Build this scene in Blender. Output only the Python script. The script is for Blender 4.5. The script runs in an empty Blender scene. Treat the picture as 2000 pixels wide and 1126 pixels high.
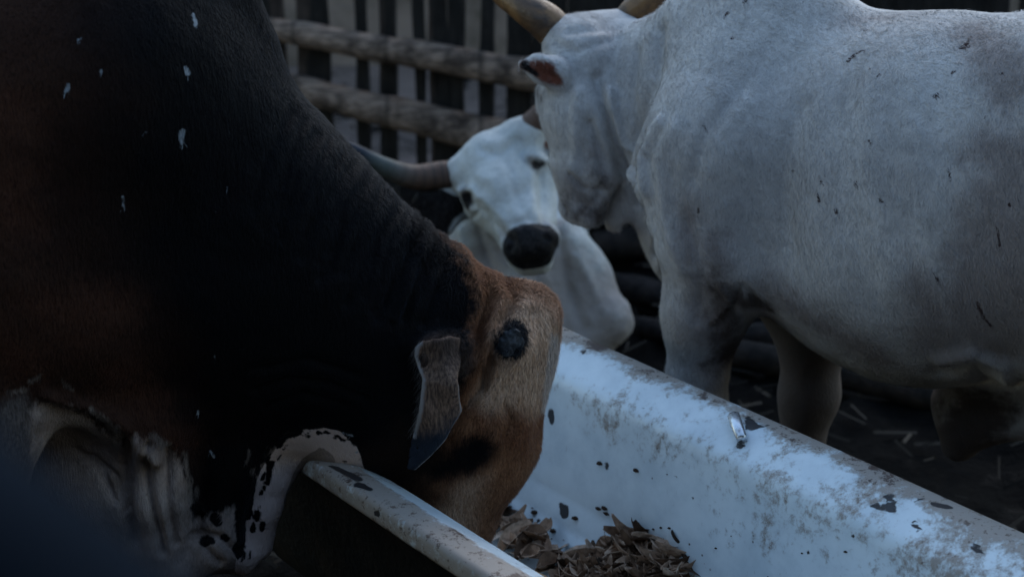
import bpy, bmesh, math, random
import numpy as np
from mathutils import Vector, Matrix
from mathutils.bvhtree import BVHTree

random.seed(7); np.random.seed(7)
SC = bpy.context.scene
COL = SC.collection
RAD = math.radians

# ------------------------------------------------------------------ camera, sky, sun, exposure
CAM_Z, PITCH, LENS = 1.95, 19.0, 60.0
FPX = LENS / 36.0 * 2000.0
cam_d = bpy.data.cameras.new("camera"); cam = bpy.data.objects.new("camera", cam_d); COL.objects.link(cam)
cam.location = (0, 0, CAM_Z); cam.rotation_euler = (RAD(90 - PITCH), 0, 0)
cam_d.lens = LENS; cam_d.sensor_width = 36; cam_d.clip_start = 0.05; cam_d.clip_end = 500
cam_d.dof.use_dof = True; cam_d.dof.focus_distance = 3.16; cam_d.dof.aperture_fstop = 3.0
SC.camera = cam
W = bpy.data.worlds.new("World"); SC.world = W; W.use_nodes = True
wn = W.node_tree; bg = wn.nodes["Background"]
sky = wn.nodes.new("ShaderNodeTexSky"); sky.sky_type = 'NISHITA'; sky.sun_disc = False
SUN_EL, SUN_ROT = RAD(38), RAD(20)
sky.sun_elevation = SUN_EL; sky.sun_rotation = SUN_ROT; sky.air_density = 1.6; sky.dust_density = 0.4; sky.ozone_density = 1.6
wn.links.new(sky.outputs[0], bg.inputs[0]); bg.inputs[1].default_value = 0.11
sd = bpy.data.lights.new("sun", 'SUN'); sd.energy = 0.5; sd.angle = RAD(35); sd.color = (1.0, 0.93, 0.86)
sun = bpy.data.objects.new("sun", sd); COL.objects.link(sun)
_d = Vector((math.sin(SUN_ROT) * math.cos(SUN_EL), math.cos(SUN_ROT) * math.cos(SUN_EL), math.sin(SUN_EL)))
sun.rotation_euler = _d.to_track_quat('Z', 'Y').to_euler()
SC.view_settings.view_transform = 'Standard'; SC.view_settings.look = 'None'
SC.view_settings.exposure = 1.42; SC.view_settings.gamma = 1.0

# ------------------------------------------------------------------ measuring helpers
CP, SP = math.cos(RAD(PITCH)), math.sin(RAD(PITCH))
def ray(px, py):
    """direction (depth 1) of the sight line through a point of the 2000 px wide photograph"""
    a, b = (px - 1000.0) / FPX, -(py - 563.0) / FPX
    return np.array([a, CP + b * SP, -SP + b * CP])
ORG = np.array([0, 0, CAM_Z])
def atz(px, py, z):
    r = ray(px, py); t = (z - CAM_Z) / r[2]; return ORG + r * t
class Plane:
    """vertical plane y = y0 + m x in which an animal's middle stands"""
    def __init__(s, y0, m):
        s.y0, s.m = y0, m
        n = np.array([m, -1.0, 0]); s.n = n / np.linalg.norm(n)        # towards the camera
        s.u = np.array([1.0, m, 0]) / math.hypot(1, m)
        s.o = np.array([0, y0, 0])
    def depth(s, px, py):
        r = ray(px, py); return s.y0 / (r[1] - s.m * r[0])
    def pt(s, px, py, off=0.0):
        r = ray(px, py)
        t = (s.y0 - off * math.hypot(1, s.m)) / (r[1] - s.m * r[0])
        return ORG + r * t
    def sz(s, px, py, rp): return rp * s.depth(px, py) / FPX
    def uv(s, P):
        return np.stack([(P - s.o) @ s.u, P[:, 2]], 1)
    tree = None
    def surf(s, px, py):
        """point of the finished skin met by a sight line (falls back to the middle plane)"""
        if s.tree is not None:
            h = s.tree.ray_cast(Vector(ORG), Vector(ray(px, py)))
            if h[0] is not None and abs((np.array(h[0]) - s.o) @ s.n) < .5: return np.array(h[0])
        return s.pt(px, py)
    def uvp(s, px, py): return s.uv(s.surf(px, py)[None])[0]

# ------------------------------------------------------------------ numpy noise
def _h(ix, iy, iz, seed):
    n = (ix * 374761393 + iy * 668265263 + iz * 2147483647 + seed * 1274126177).astype(np.int64)
    n = (n ^ (n >> 13)) * 1274126177; n = n & 0x7fffffff
    n = (n ^ (n >> 16)) * 668265263; n = n & 0x7fffffff
    return (n % 100003) / 100003.0
def vnoise(P, f, seed=0):
    Q = P * f; I = np.floor(Q).astype(np.int64); F = Q - I; F = F * F * (3 - 2 * F)
    r = 0
    for dx in (0, 1):
        for dy in (0, 1):
            for dz in (0, 1):
                w = (F[:, 0] if dx else 1 - F[:, 0]) * (F[:, 1] if dy else 1 - F[:, 1]) * (F[:, 2] if dz else 1 - F[:, 2])
                r = r + w * _h(I[:, 0] + dx, I[:, 1] + dy, I[:, 2] + dz, seed)
    return r * 2 - 1
def fbm(P, f, oct=3, seed=0):
    r = 0; a = 1
    for i in range(oct): r = r + a * vnoise(P, f, seed + i); f *= 2.03; a *= 0.5
    return r

# ------------------------------------------------------------------ distance-field sculpting
def cone(a, ra, b, rb, n=None, s=1.0):
    a = np.asarray(a, float); b = np.asarray(b, float)
    if n is not None and s != 1.0:
        n = np.asarray(n, float); n = n / np.linalg.norm(n)
    else: n = None
    ba = b - a
    def st(v): return v + np.outer(v @ n, n) * (1 / s - 1) if n is not None else v
    bb = st(ba[None])[0]; L = bb @ bb + 1e-12
    def f(P):
        p = st(P - a); t = np.clip(p @ bb / L, 0, 1)
        d = np.linalg.norm(p - t[:, None] * bb, axis=1) - (ra + (rb - ra) * t)
        return d * (min(1, s) if n is not None else 1) ** 0.5
    m = max(ra, rb)
    return f, np.minimum(a, b) - m, np.maximum(a, b) + m
def ell(c, r, ax=None):
    c = np.asarray(c, float); r = np.asarray(r, float); A = np.eye(3) if ax is None else np.asarray(ax, float)
    def f(P):
        q = (P - c) @ A.T; k0 = np.linalg.norm(q / r, axis=1) + 1e-9; k1 = np.linalg.norm(q / r ** 2, axis=1) + 1e-9
        return k0 * (k0 - 1) / k1
    m = r.max()
    return f, c - m, c + m
def poly2(Q, V):
    V = np.asarray(V, float); n = len(V); d = np.full(len(Q), 1e9); s = np.ones(len(Q))
    for i in range(n):
        a, b = V[i], V[i - 1]; e = b - a; w = Q - a
        t = np.clip(w @ e / (e @ e + 1e-12), 0, 1); q = w - t[:, None] * e
        d = np.minimum(d, (q ** 2).sum(1))
        c1 = Q[:, 1] >= a[1]; c2 = Q[:, 1] < b[1]; c3 = e[0] * w[:, 1] > e[1] * w[:, 0]
        s = np.where((c1 & c2 & c3) | (~c1 & ~c2 & ~c3), -s, s)
    return s * np.sqrt(d)
def plate(pl, pts, th, rnd, mid=None):
    V = np.array([pl.uvp(*p) for p in pts])
    def f(P):
        Q = pl.uv(P); o = (P - pl.o) @ pl.n
        if mid is not None: o = o - mid(Q)
        d2 = poly2(Q, V) + rnd; dz = np.abs(o) - th + rnd
        return (np.minimum(np.maximum(d2, dz), 0) + np.sqrt(np.maximum(d2, 0) ** 2 + np.maximum(dz, 0) ** 2) - rnd) * 0.8
    W3 = np.array([pl.pt(p[0], p[1], o) for p in pts for o in (-0.2, 0.2)])
    return f, W3.min(0), W3.max(0)
def smin(a, b, k):
    h = np.maximum(k - np.abs(a - b), 0) / k
    return np.minimum(a, b) - h * h * k * 0.25
class Sculpt:
    def __init__(s): s.ops = []
    def add(s, prim, k=0.03): s.ops.append((prim, k, 1)); return s
    def cut(s, prim, k=0.02): s.ops.append((prim, k, -1)); return s
    def chain(s, pts, k=0.03, n=None, sq=1.0):
        for (a, ra), (b, rb) in zip(pts[:-1], pts[1:]): s.add(cone(a, ra, b, rb, n, sq), k)
    def ev(s, P):
        D = np.full(len(P), 0.5)
        for (f, lo, hi), k, sg in s.ops:
            m = k + 0.06
            M = np.all((P > lo - m) & (P < hi + m), axis=1)
            if not M.any(): continue
            v = f(P[M])
            D[M] = smin(D[M], v, k) if sg > 0 else -smin(-D[M], v, k)
        return D
    def mesh(s, h, sub=True, clip=None):
        lo = np.min([o[0][1] for o in s.ops if o[2] > 0], 0) - 3 * h; hi = np.max([o[0][2] for o in s.ops if o[2] > 0], 0) + 3 * h
        if clip is not None: lo = np.maximum(lo, clip[0]); hi = np.minimum(hi, clip[1])
        n = np.ceil((hi - lo) / h).astype(int) + 1
        D = np.full(n, 0.5, np.float32)
        for (f, a, b), k, sg in s.ops:
            m = k + 0.06
            i0 = np.maximum(np.floor((a - m - lo) / h).astype(int), 0); i1 = np.minimum(np.ceil((b + m - lo) / h).astype(int) + 1, n)
            if np.any(i1 <= i0): continue
            X, Y, Z = np.meshgrid(*[lo[q] + h * np.arange(i0[q], i1[q]) for q in range(3)], indexing='ij')
            P = np.stack([X.ravel(), Y.ravel(), Z.ravel()], 1)
            v = f(P).reshape(X.shape)
            S = tuple(slice(i0[q], i1[q]) for q in range(3))
            D[S] = smin(D[S], v, k) if sg > 0 else -smin(-D[S], v, k)
        D[0] = D[-1] = 0.5; D[:, 0] = D[:, -1] = 0.5; D[:, :, 0] = D[:, :, -1] = 0.5
        D = D.astype(np.float64); I = D < 0
        c = np.zeros(np.array(D.shape) - 1, np.int8)
        nx, ny, nz = c.shape
        cor = {}
        for x in (0, 1):
            for y in (0, 1):
                for z in (0, 1):
                    c += I[x:x + nx, y:y + ny, z:z + nz]; cor[x, y, z] = None
        act = np.argwhere((c > 0) & (c < 8))
        idx = np.full(c.shape, -1, np.int64); idx[act[:, 0], act[:, 1], act[:, 2]] = np.arange(len(act))
        acc = np.zeros((len(act), 3)); cnt = np.zeros(len(act))
        for p in cor:
            for q in range(3):
                if p[q]: continue
                r = list(p); r[q] = 1
                d0 = D[act[:, 0] + p[0], act[:, 1] + p[1], act[:, 2] + p[2]]; d1 = D[act[:, 0] + r[0], act[:, 1] + r[1], act[:, 2] + r[2]]
                M = (d0 < 0) != (d1 < 0); t = np.where(M, d0 / np.where(M, d0 - d1, 1), 0)
                pos = np.tile(np.array(p, float), (len(act), 1)); pos[:, q] += t
                acc[M] += pos[M]; cnt[M] += 1
        V = lo + h * (act + acc / cnt[:, None])
        F = []
        for q in range(3):
            a, b = (q + 1) % 3, (q + 2) % 3
            s0 = [slice(1, -1)] * 3; s0[q] = slice(0, -1); s1 = list(s0); s1[q] = slice(1, None)
            A0, A1 = I[tuple(s0)], I[tuple(s1)]
            E = np.argwhere(A0 != A1); base = E.copy(); off = np.ones(3, int); off[q] = 0; base += off
            fl = A0[E[:, 0], E[:, 1], E[:, 2]]
            def cell(da, db):
                t = base.copy(); t[:, a] -= da; t[:, b] -= db; return idx[t[:, 0], t[:, 1], t[:, 2]]
            qd = np.stack([cell(1, 1), cell(0, 1), cell(0, 0), cell(1, 0)], 1)
            qd[~fl] = qd[~fl][:, ::-1]
            F.append(qd)
        F = np.concatenate(F); F = F[(F >= 0).all(1)]
        V = s.proj(V, h, 2)
        me = mk_mesh("body", V, F)
        if sub:
            ob = bpy.data.objects.new("tmp", me); COL.objects.link(ob)
            md = ob.modifiers.new("s", 'SUBSURF'); md.levels = 1; md.render_levels = 1
            dg = bpy.context.evaluated_depsgraph_get(); m2 = bpy.data.meshes.new_from_object(ob.evaluated_get(dg))
            bpy.data.objects.remove(ob); bpy.data.meshes.remove(me); me = m2
            setco(me, s.proj(getco(me), h, 1))
        return me
    def grad(s, V, e=0.003):
        G = np.stack([s.ev(V + np.eye(3)[q] * e) - s.ev(V - np.eye(3)[q] * e) for q in range(3)], 1) / (2 * e)
        return G
    def proj(s, V, h, it):
        for _ in range(it):
            d = s.ev(V); G = s.grad(V); l = (G ** 2).sum(1) + 1e-3
            V = V - np.clip(d / l, -h * .7, h * .7)[:, None] * G
        return V
def mk_mesh(name, V, F):
    me = bpy.data.meshes.new(name); F = np.asarray(F)
    me.vertices.add(len(V)); me.vertices.foreach_set("co", np.asarray(V, np.float32).ravel())
    k = F.shape[1]; me.loops.add(F.size); me.loops.foreach_set("vertex_index", F.astype(np.int32).ravel())
    me.polygons.add(len(F)); me.polygons.foreach_set("loop_start", np.arange(0, F.size, k, dtype=np.int32))
    me.update(calc_edges=True); me.validate()
    me.polygons.foreach_set("use_smooth", np.ones(len(me.polygons), bool)); return me
def getco(me):
    a = np.zeros(len(me.vertices) * 3, np.float32); me.vertices.foreach_get("co", a); return a.reshape(-1, 3).astype(float)
def bvh_of(me, V=None):
    V = getco(me) if V is None else V
    L = np.zeros(len(me.loops), np.int32); me.loops.foreach_get("vertex_index", L)
    n = len(me.polygons); F = L.reshape(n, -1) if len(L) == 4 * n else [tuple(p.vertices) for p in me.polygons]
    return BVHTree.FromPolygons(V.tolist(), F.tolist() if hasattr(F, 'tolist') else F)
def getno(me):
    a = np.zeros(len(me.vertices) * 3, np.float32); me.vertices.foreach_get("normal", a); return a.reshape(-1, 3).astype(float)
def setco(me, V): me.vertices.foreach_set("co", V.astype(np.float32).ravel()); me.update()
def attr(me, name, v):
    a = me.attributes.new(name, 'FLOAT', 'POINT'); a.data.foreach_set("value", np.asarray(v, np.float32))
def sstep(a, b, x):
    t = np.clip((x - a) / (b - a), 0, 1); return t * t * (3 - 2 * t)
def catmull(pts, n):
    P = [np.asarray(p, float) for p in pts]; P = [2 * P[0] - P[1]] + P + [2 * P[-1] - P[-2]]; out = []
    for i in range(1, len(P) - 2):
        for j in range(n):
            t = j / n; a, b, c, d = P[i - 1:i + 3]
            out.append(0.5 * ((2 * b) + (-a + c) * t + (2 * a - 5 * b + 4 * c - d) * t * t + (-a + 3 * b - 3 * c + d) * t ** 3))
    out.append(P[-2]); return out
def tube(name, pts, rad, seg=16, n=6, flat=None, jit=0.0, cap=True):
    C = catmull([list(p) + [r] for p, r in zip(pts, rad)], n); V = []; F = []
    up = Vector((0.13, 0.2, 1)).normalized(); prev = None
    for i, c in enumerate(C):
        t = Vector(C[min(i + 1, len(C) - 1)][:3] - C[max(i - 1, 0)][:3]).normalized()
        if prev is None: prev = (up - t * up.dot(t)).normalized()
        else: prev = (prev - t * prev.dot(t)).normalized()
        b = t.cross(prev); r = max(c[3], 0.0004)
        for k in range(seg):
            a = 2 * math.pi * k / seg; rr = r * (1 + jit * (random.random() - .5))
            V.append(Vector(c[:3]) + prev * math.cos(a) * rr * (flat or 1) + b * math.sin(a) * rr)
    for i in range(len(C) - 1):
        for k in range(seg):
            F.append((i * seg + k, i * seg + (k + 1) % seg, (i + 1) * seg + (k + 1) % seg, (i + 1) * seg + k))
    if cap:
        F.append(tuple(range(seg))[::-1]); F.append(tuple((len(C) - 1) * seg + k for k in range(seg)))
    me = bpy.data.meshes.new(name); me.from_pydata(V, [], F)
    me.polygons.foreach_set("use_smooth", [len(p.vertices) == 4 for p in me.polygons]); return me
def link(name, me, mat=None, parent=None, label=None, cat=None, group=None, kind=None):
    o = bpy.data.objects.new(name, me); COL.objects.link(o)
    if mat: me.materials.clear(); me.materials.append(mat)
    if parent: o.parent = parent
    for k, v in (("label", label), ("category", cat), ("group", group), ("kind", kind)):
        if v: o[k] = v
    return o
def empty(name, label, cat, loc, group=None):
    o = bpy.data.objects.new(name, None); COL.objects.link(o); o.location = loc; o["label"] = label; o["category"] = cat
    if group: o["group"] = group
    return o
def child(name, me, mat, root):
    """mesh given in world coordinates, hung under an Empty or a mesh thing"""
    o = link(name, me, mat); o.parent = root; r = root; off = Vector(root.location)
    while r.parent: r = r.parent; off += Vector(r.location)
    o.location = -off; return o

# ------------------------------------------------------------------ material helper
class Mat:
    def __init__(s, name, rough=0.7, spec=0.3):
        s.m = bpy.data.materials.new(name); s.m.use_nodes = True; s.t = s.m.node_tree
        s.b = s.t.nodes["Principled BSDF"]; s.b.inputs["Roughness"].default_value = rough; s.b.inputs["Specular IOR Level"].default_value = spec
        s.tc = s.t.nodes.new("ShaderNodeTexCoord"); s.co = s.tc.outputs["Object"]
    def n(s, ty, **kw):
        x = s.t.nodes.new(ty)
        for k, v in kw.items(): setattr(x, k, v)
        return x
    def put(s, sock, v):
        if isinstance(v, (int, float)): sock.default_value = v
        elif isinstance(v, (tuple, list)): sock.default_value = tuple(v) + ((1,) if len(v) == 3 and len(sock.default_value) == 4 else ())
        else: s.t.links.new(v, sock)
    def noise(s, sc, det=4, rough=.55, co=None, scl=None, dist=0.0):
        x = s.n("ShaderNodeTexNoise"); x.inputs["Scale"].default_value = sc; x.inputs["Detail"].default_value = det; x.inputs["Roughness"].default_value = rough
        x.inputs["Distortion"].default_value = dist
        c = co or s.co
        if scl:
            mp = s.n("ShaderNodeMapping"); mp.inputs["Scale"].default_value = scl[:3]
            if len(scl) > 3: mp.inputs["Rotation"].default_value = scl[3:]
            s.t.links.new(c, mp.inputs[0]); c = mp.outputs[0]
        s.t.links.new(c, x.inputs["Vector"]); return x.outputs[0]
    def vor(s, sc, feature='F1', co=None, out=0):
        x = s.n("ShaderNodeTexVoronoi"); x.feature = feature; x.inputs["Scale"].default_value = sc; s.t.links.new(co or s.co, x.inputs["Vector"]); return x.outputs[out]
    def at(s, name):
        x = s.n("ShaderNodeAttribute"); x.attribute_name = name; return x.outputs["Fac"]
    def ma(s, op, a, b=0.0, c=None):
        x = s.n("ShaderNodeMath", operation=op); s.put(x.inputs[0], a); s.put(x.inputs[1], b)
        if c is not None: s.put(x.inputs[2], c)
        return x.outputs[0]
    def ss(s, v, a, b, o0=0.0, o1=1.0):
        x = s.n("ShaderNodeMapRange"); x.interpolation_type = 'SMOOTHSTEP'; s.put(x.inputs[0], v)
        x.inputs[1].default_value = a; x.inputs[2].default_value = b; x.inputs[3].default_value = o0; x.inputs[4].default_value = o1; return x.outputs[0]
    def mix(s, f, a, b, mode='MIX'):
        x = s.n("ShaderNodeMix"); x.data_type = 'RGBA'; x.blend_type = mode; s.put(x.inputs[0], f); s.put(x.inputs[6], a); s.put(x.inputs[7], b); return x.outputs[2]
    def inside(s, name, wig=None, amp=0.0, soft=0.002):
        """1 inside the patch whose signed distance is stored in an attribute, edge broken up by noise"""
        v = s.at(name)
        if wig is not None: v = s.ma('MULTIPLY_ADD', s.ma('SUBTRACT', wig, 0.5), amp, v)
        return s.ss(v, soft, -soft)
    def bump(s, h, dist, strength=1.0):
        x = s.n("ShaderNodeBump"); x.inputs["Distance"].default_value = dist; x.inputs["Strength"].default_value = strength; s.put(x.inputs["Height"], h)
        s.t.links.new(x.outputs[0], s.b.inputs["Normal"])
    def col(s, v): s.put(s.b.inputs["Base Color"], v)
    def rough(s, v): s.put(s.b.inputs["Roughness"], v)

# ------------------------------------------------------------------ GROUND
def build_ground():
    n = 260; xs = np.concatenate([np.linspace(-60, -6, 14)[:-1], np.linspace(-6, 6, n), np.linspace(6, 60, 14)[1:]]); ys = np.concatenate([np.linspace(-20, 0, 8)[:-1], np.linspace(0, 12, n), np.linspace(12, 90, 14)[1:]])
    X, Y = np.meshgrid(xs, ys, indexing='ij'); P = np.stack([X.ravel(), Y.ravel(), 0 * X.ravel()], 1)
    f = sstep(8, 4, np.abs(P[:, 0])) * sstep(-1, 1, P[:, 1]) * sstep(12.5, 11, P[:, 1])
    P[:, 2] = (fbm(P, 3.1, 4, 3) * 0.03 + np.maximum(fbm(P, 11, 2, 9), 0) * 0.03) * f - 0.02
    nx, ny = len(xs), len(ys); i = np.arange(nx - 1)[:, None] * ny + np.arange(ny - 1)[None]
    F = np.stack([i, i + ny, i + ny + 1, i + 1], -1).reshape(-1, 4)
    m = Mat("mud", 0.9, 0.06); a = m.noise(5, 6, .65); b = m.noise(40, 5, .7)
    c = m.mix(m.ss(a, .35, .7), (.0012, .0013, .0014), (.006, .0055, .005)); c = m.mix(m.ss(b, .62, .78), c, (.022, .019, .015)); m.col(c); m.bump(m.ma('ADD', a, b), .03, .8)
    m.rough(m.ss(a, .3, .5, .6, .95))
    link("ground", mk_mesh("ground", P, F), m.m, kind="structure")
build_ground()

# ------------------------------------------------------------------ FENCE behind
def build_fence():
    A = atz(545, 52, 0.86); 
    def wood(name, c0, c1, sx):
        m = Mat(name, .8, .2); a = m.noise(3, 6, .65, scl=sx); b = m.noise(9, 4, .6)
        m.col(m.mix(m.ss(b, .4, .75), m.mix(m.ss(a, .3, .7), c0, c1), tuple(q * .45 for q in c0))); m.bump(a, .02, .8); return m.m
    def rings(m_):
        t = m_.node_tree; b_ = t.nodes["Principled BSDF"]; src = b_.inputs["Base Color"].links[0].from_socket
        tc = t.nodes.new("ShaderNodeTexCoord"); sp = t.nodes.new("ShaderNodeSeparateXYZ"); t.links.new(tc.outputs["Object"], sp.inputs[0])
        a1 = t.nodes.new("ShaderNodeMath"); a1.operation = 'MULTIPLY_ADD'; t.links.new(sp.outputs[0], a1.inputs[0]); a1.inputs[1].default_value = 2.7; a1.inputs[2].default_value = .35
        a2 = t.nodes.new("ShaderNodeMath"); a2.operation = 'FRACT'; t.links.new(a1.outputs[0], a2.inputs[0])
        a3 = t.nodes.new("ShaderNodeMapRange"); t.links.new(a2.outputs[0], a3.inputs[0]); a3.inputs[1].default_value = .0; a3.inputs[2].default_value = .09; a3.inputs[3].default_value = .8; a3.inputs[4].default_value = 0
        mx = t.nodes.new("ShaderNodeMix"); mx.data_type = 'RGBA'; t.links.new(a3.outputs[0], mx.inputs[0]); t.links.new(src, mx.inputs[6]); mx.inputs[7].default_value = (.02, .016, .014, 1); t.links.new(mx.outputs[2], b_.inputs["Base Color"]); return m_
    mr = wood("weathered pole", (.05, .036, .029), (.31, .235, .19), (1.6, 26, 26)); rings(mr); mp = wood("dark board", (.004, .0045, .005), (.016, .015, .015), (18, 18, 2))
    mq = wood("brown board", (.018, .014, .013), (.045, .035, .031), (18, 18, 2))
    ml = wood("pale board", (.12, .11, .10), (.26, .24, .22), (18, 18, 2))
    p0, p1 = np.array([-1.4, 6.95]), np.array([1.5, 6.15]); d = (p1 - p0) / np.linalg.norm(p1 - p0)
    def onf(px, z0=None, py=None):
        r = ray(px, py if py is not None else 150); nrm = np.array([-d[1], d[0]]); t = (p0 @ nrm) / (r[:2] @ nrm); return ORG + r * t
    root = empty("pen_fence", "dark board pen fence with two thick bamboo rails behind the cattle", "fence", (p0[0], p0[1], 0))
    fw = np.array([d[1], -d[0], 0]) * 1.0
    if fw[1] > 0: fw = -fw
    # rails
    for (xa, ya, xb, yb, r0, r1) in ((545, 52, 1045, 138, .046, .06), (555, 158, 985, 262, .05, .074)):
        a = onf(xa, None, ya) + fw * .07; b = onf(xb, None, yb) + fw * .07; v = b - a
        pts = []; rad = []
        for k in range(-14, 36):
            t = k / 14.0; 
            if abs(t) > 2.6: continue
            rr = (r0 + (r1 - r0) * min(max(t, 0), 1)); 
            pts.append(a + v * t + np.array([0, 0, .003 * math.sin(k * .9)])); rad.append(rr * (1.0 + (.06 if k % 6 == 2 else 0)))
        child("rail", tube("rail", pts, rad, 20, 3, jit=.04), mr, root)
    # palings: (centre px, width px, top z)
    for i, (cx, w, dark) in enumerate([(440, 60, 1), (500, 50, 1), (548, 36, 2), (590, 30, 2), (634, 36, 1), (706, 24, 1), (757, 32, 1), (822, 22, 1), (862, 30, 1), (888, 34, 1), (942, 28, 1), (1014, 50, 1), (742, 9, 2), (606, 20, 1), (846, 10, 2), (1070, 62, 1), (1140, 60, 1), (1210, 60, 1), (1290, 70, 1), (1370, 60, 1), (1440, 84, 1), (1520, 84, 1), (1600, 84, 1), (1682, 86, 1), (1764, 86, 1), (1846, 86, 1), (1928, 86, 1), (2010, 86, 1), (380, 50, 1), (310, 60, 1), (240, 56, 1)]):
        c = onf(cx, None, 130); ww = w * np.linalg.norm(c[:2]) / FPX; lean = random.uniform(-.035, .035)
        bm = bmesh.new(); top = (1.55 if w > 13 else .95) + random.uniform(-.1, .2)
        g = bmesh.ops.create_cube(bm, size=1); 
        for v in bm.verts:
            z = (v.co.z + .5) * (top + .02) - .02; s = v.co.x * ww + lean * z; t = v.co.y * .022
            v.co = Vector((c[0] + d[0] * s + fw[0] * t, c[1] + d[1] * s + fw[1] * t, z))
        bmesh.ops.subdivide_edges(bm, edges=[e for e in bm.edges if abs(e.verts[0].co.z - e.verts[1].co.z) > .5], cuts=9)
        for v in bm.verts: v.co += Vector((random.uniform(-.005, .005), random.uniform(-.003, .003), 0))
        bmesh.ops.recalc_face_normals(bm, faces=bm.faces); me = bpy.data.meshes.new("paling"); bm.to_mesh(me); bm.free()
        child("paling", me, {1: mp, 2: mq, 0: ml}[dark], root)
    # wall farther back, seen pale through the gaps
    m = Mat("old plaster", .9, .1); a = m.noise(1.6, 6, .65); b = m.noise(6, 5, .7)
    m.col(m.mix(m.ss(a, .35, .7), (.20, .165, .145), m.mix(m.ss(b, .45, .6), (.10, .085, .075), (.04, .04, .03)))); m.bump(b, .02)
    bm = bmesh.new(); bmesh.ops.create_cube(bm, size=1)
    for v in bm.verts: v.co = Vector((v.co.x * 14, 9.6 + v.co.y * .2, (v.co.z + .5) * 3.0 - .1))
    bmesh.ops.bevel(bm, geom=list(bm.edges), offset=.02, segments=2)
    me = bpy.data.meshes.new("wall"); bm.to_mesh(me); bm.free()
    pm = Mat("pale path", .9, .1); a = pm.noise(1.2, 6, .65); b = pm.noise(14, 5, .7); pm.col(pm.mix(pm.ss(a, .35, .65), (.20, .155, .135), pm.mix(b, (.07, .055, .048), (.15, .12, .105)))); pm.bump(b, .02)
    V_ = [(-8, 7.35, .005), (8, 7.0, .005), (8, 9.5, .005), (-8, 9.5, .005)]
    link("path", mk_mesh("path", np.array(V_), [(0, 1, 2, 3)]), pm.m, kind="structure")
    link("back_wall", me, m.m, label="pale stained plaster wall seen through the gaps of the fence", cat="wall")
build_fence()

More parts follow.
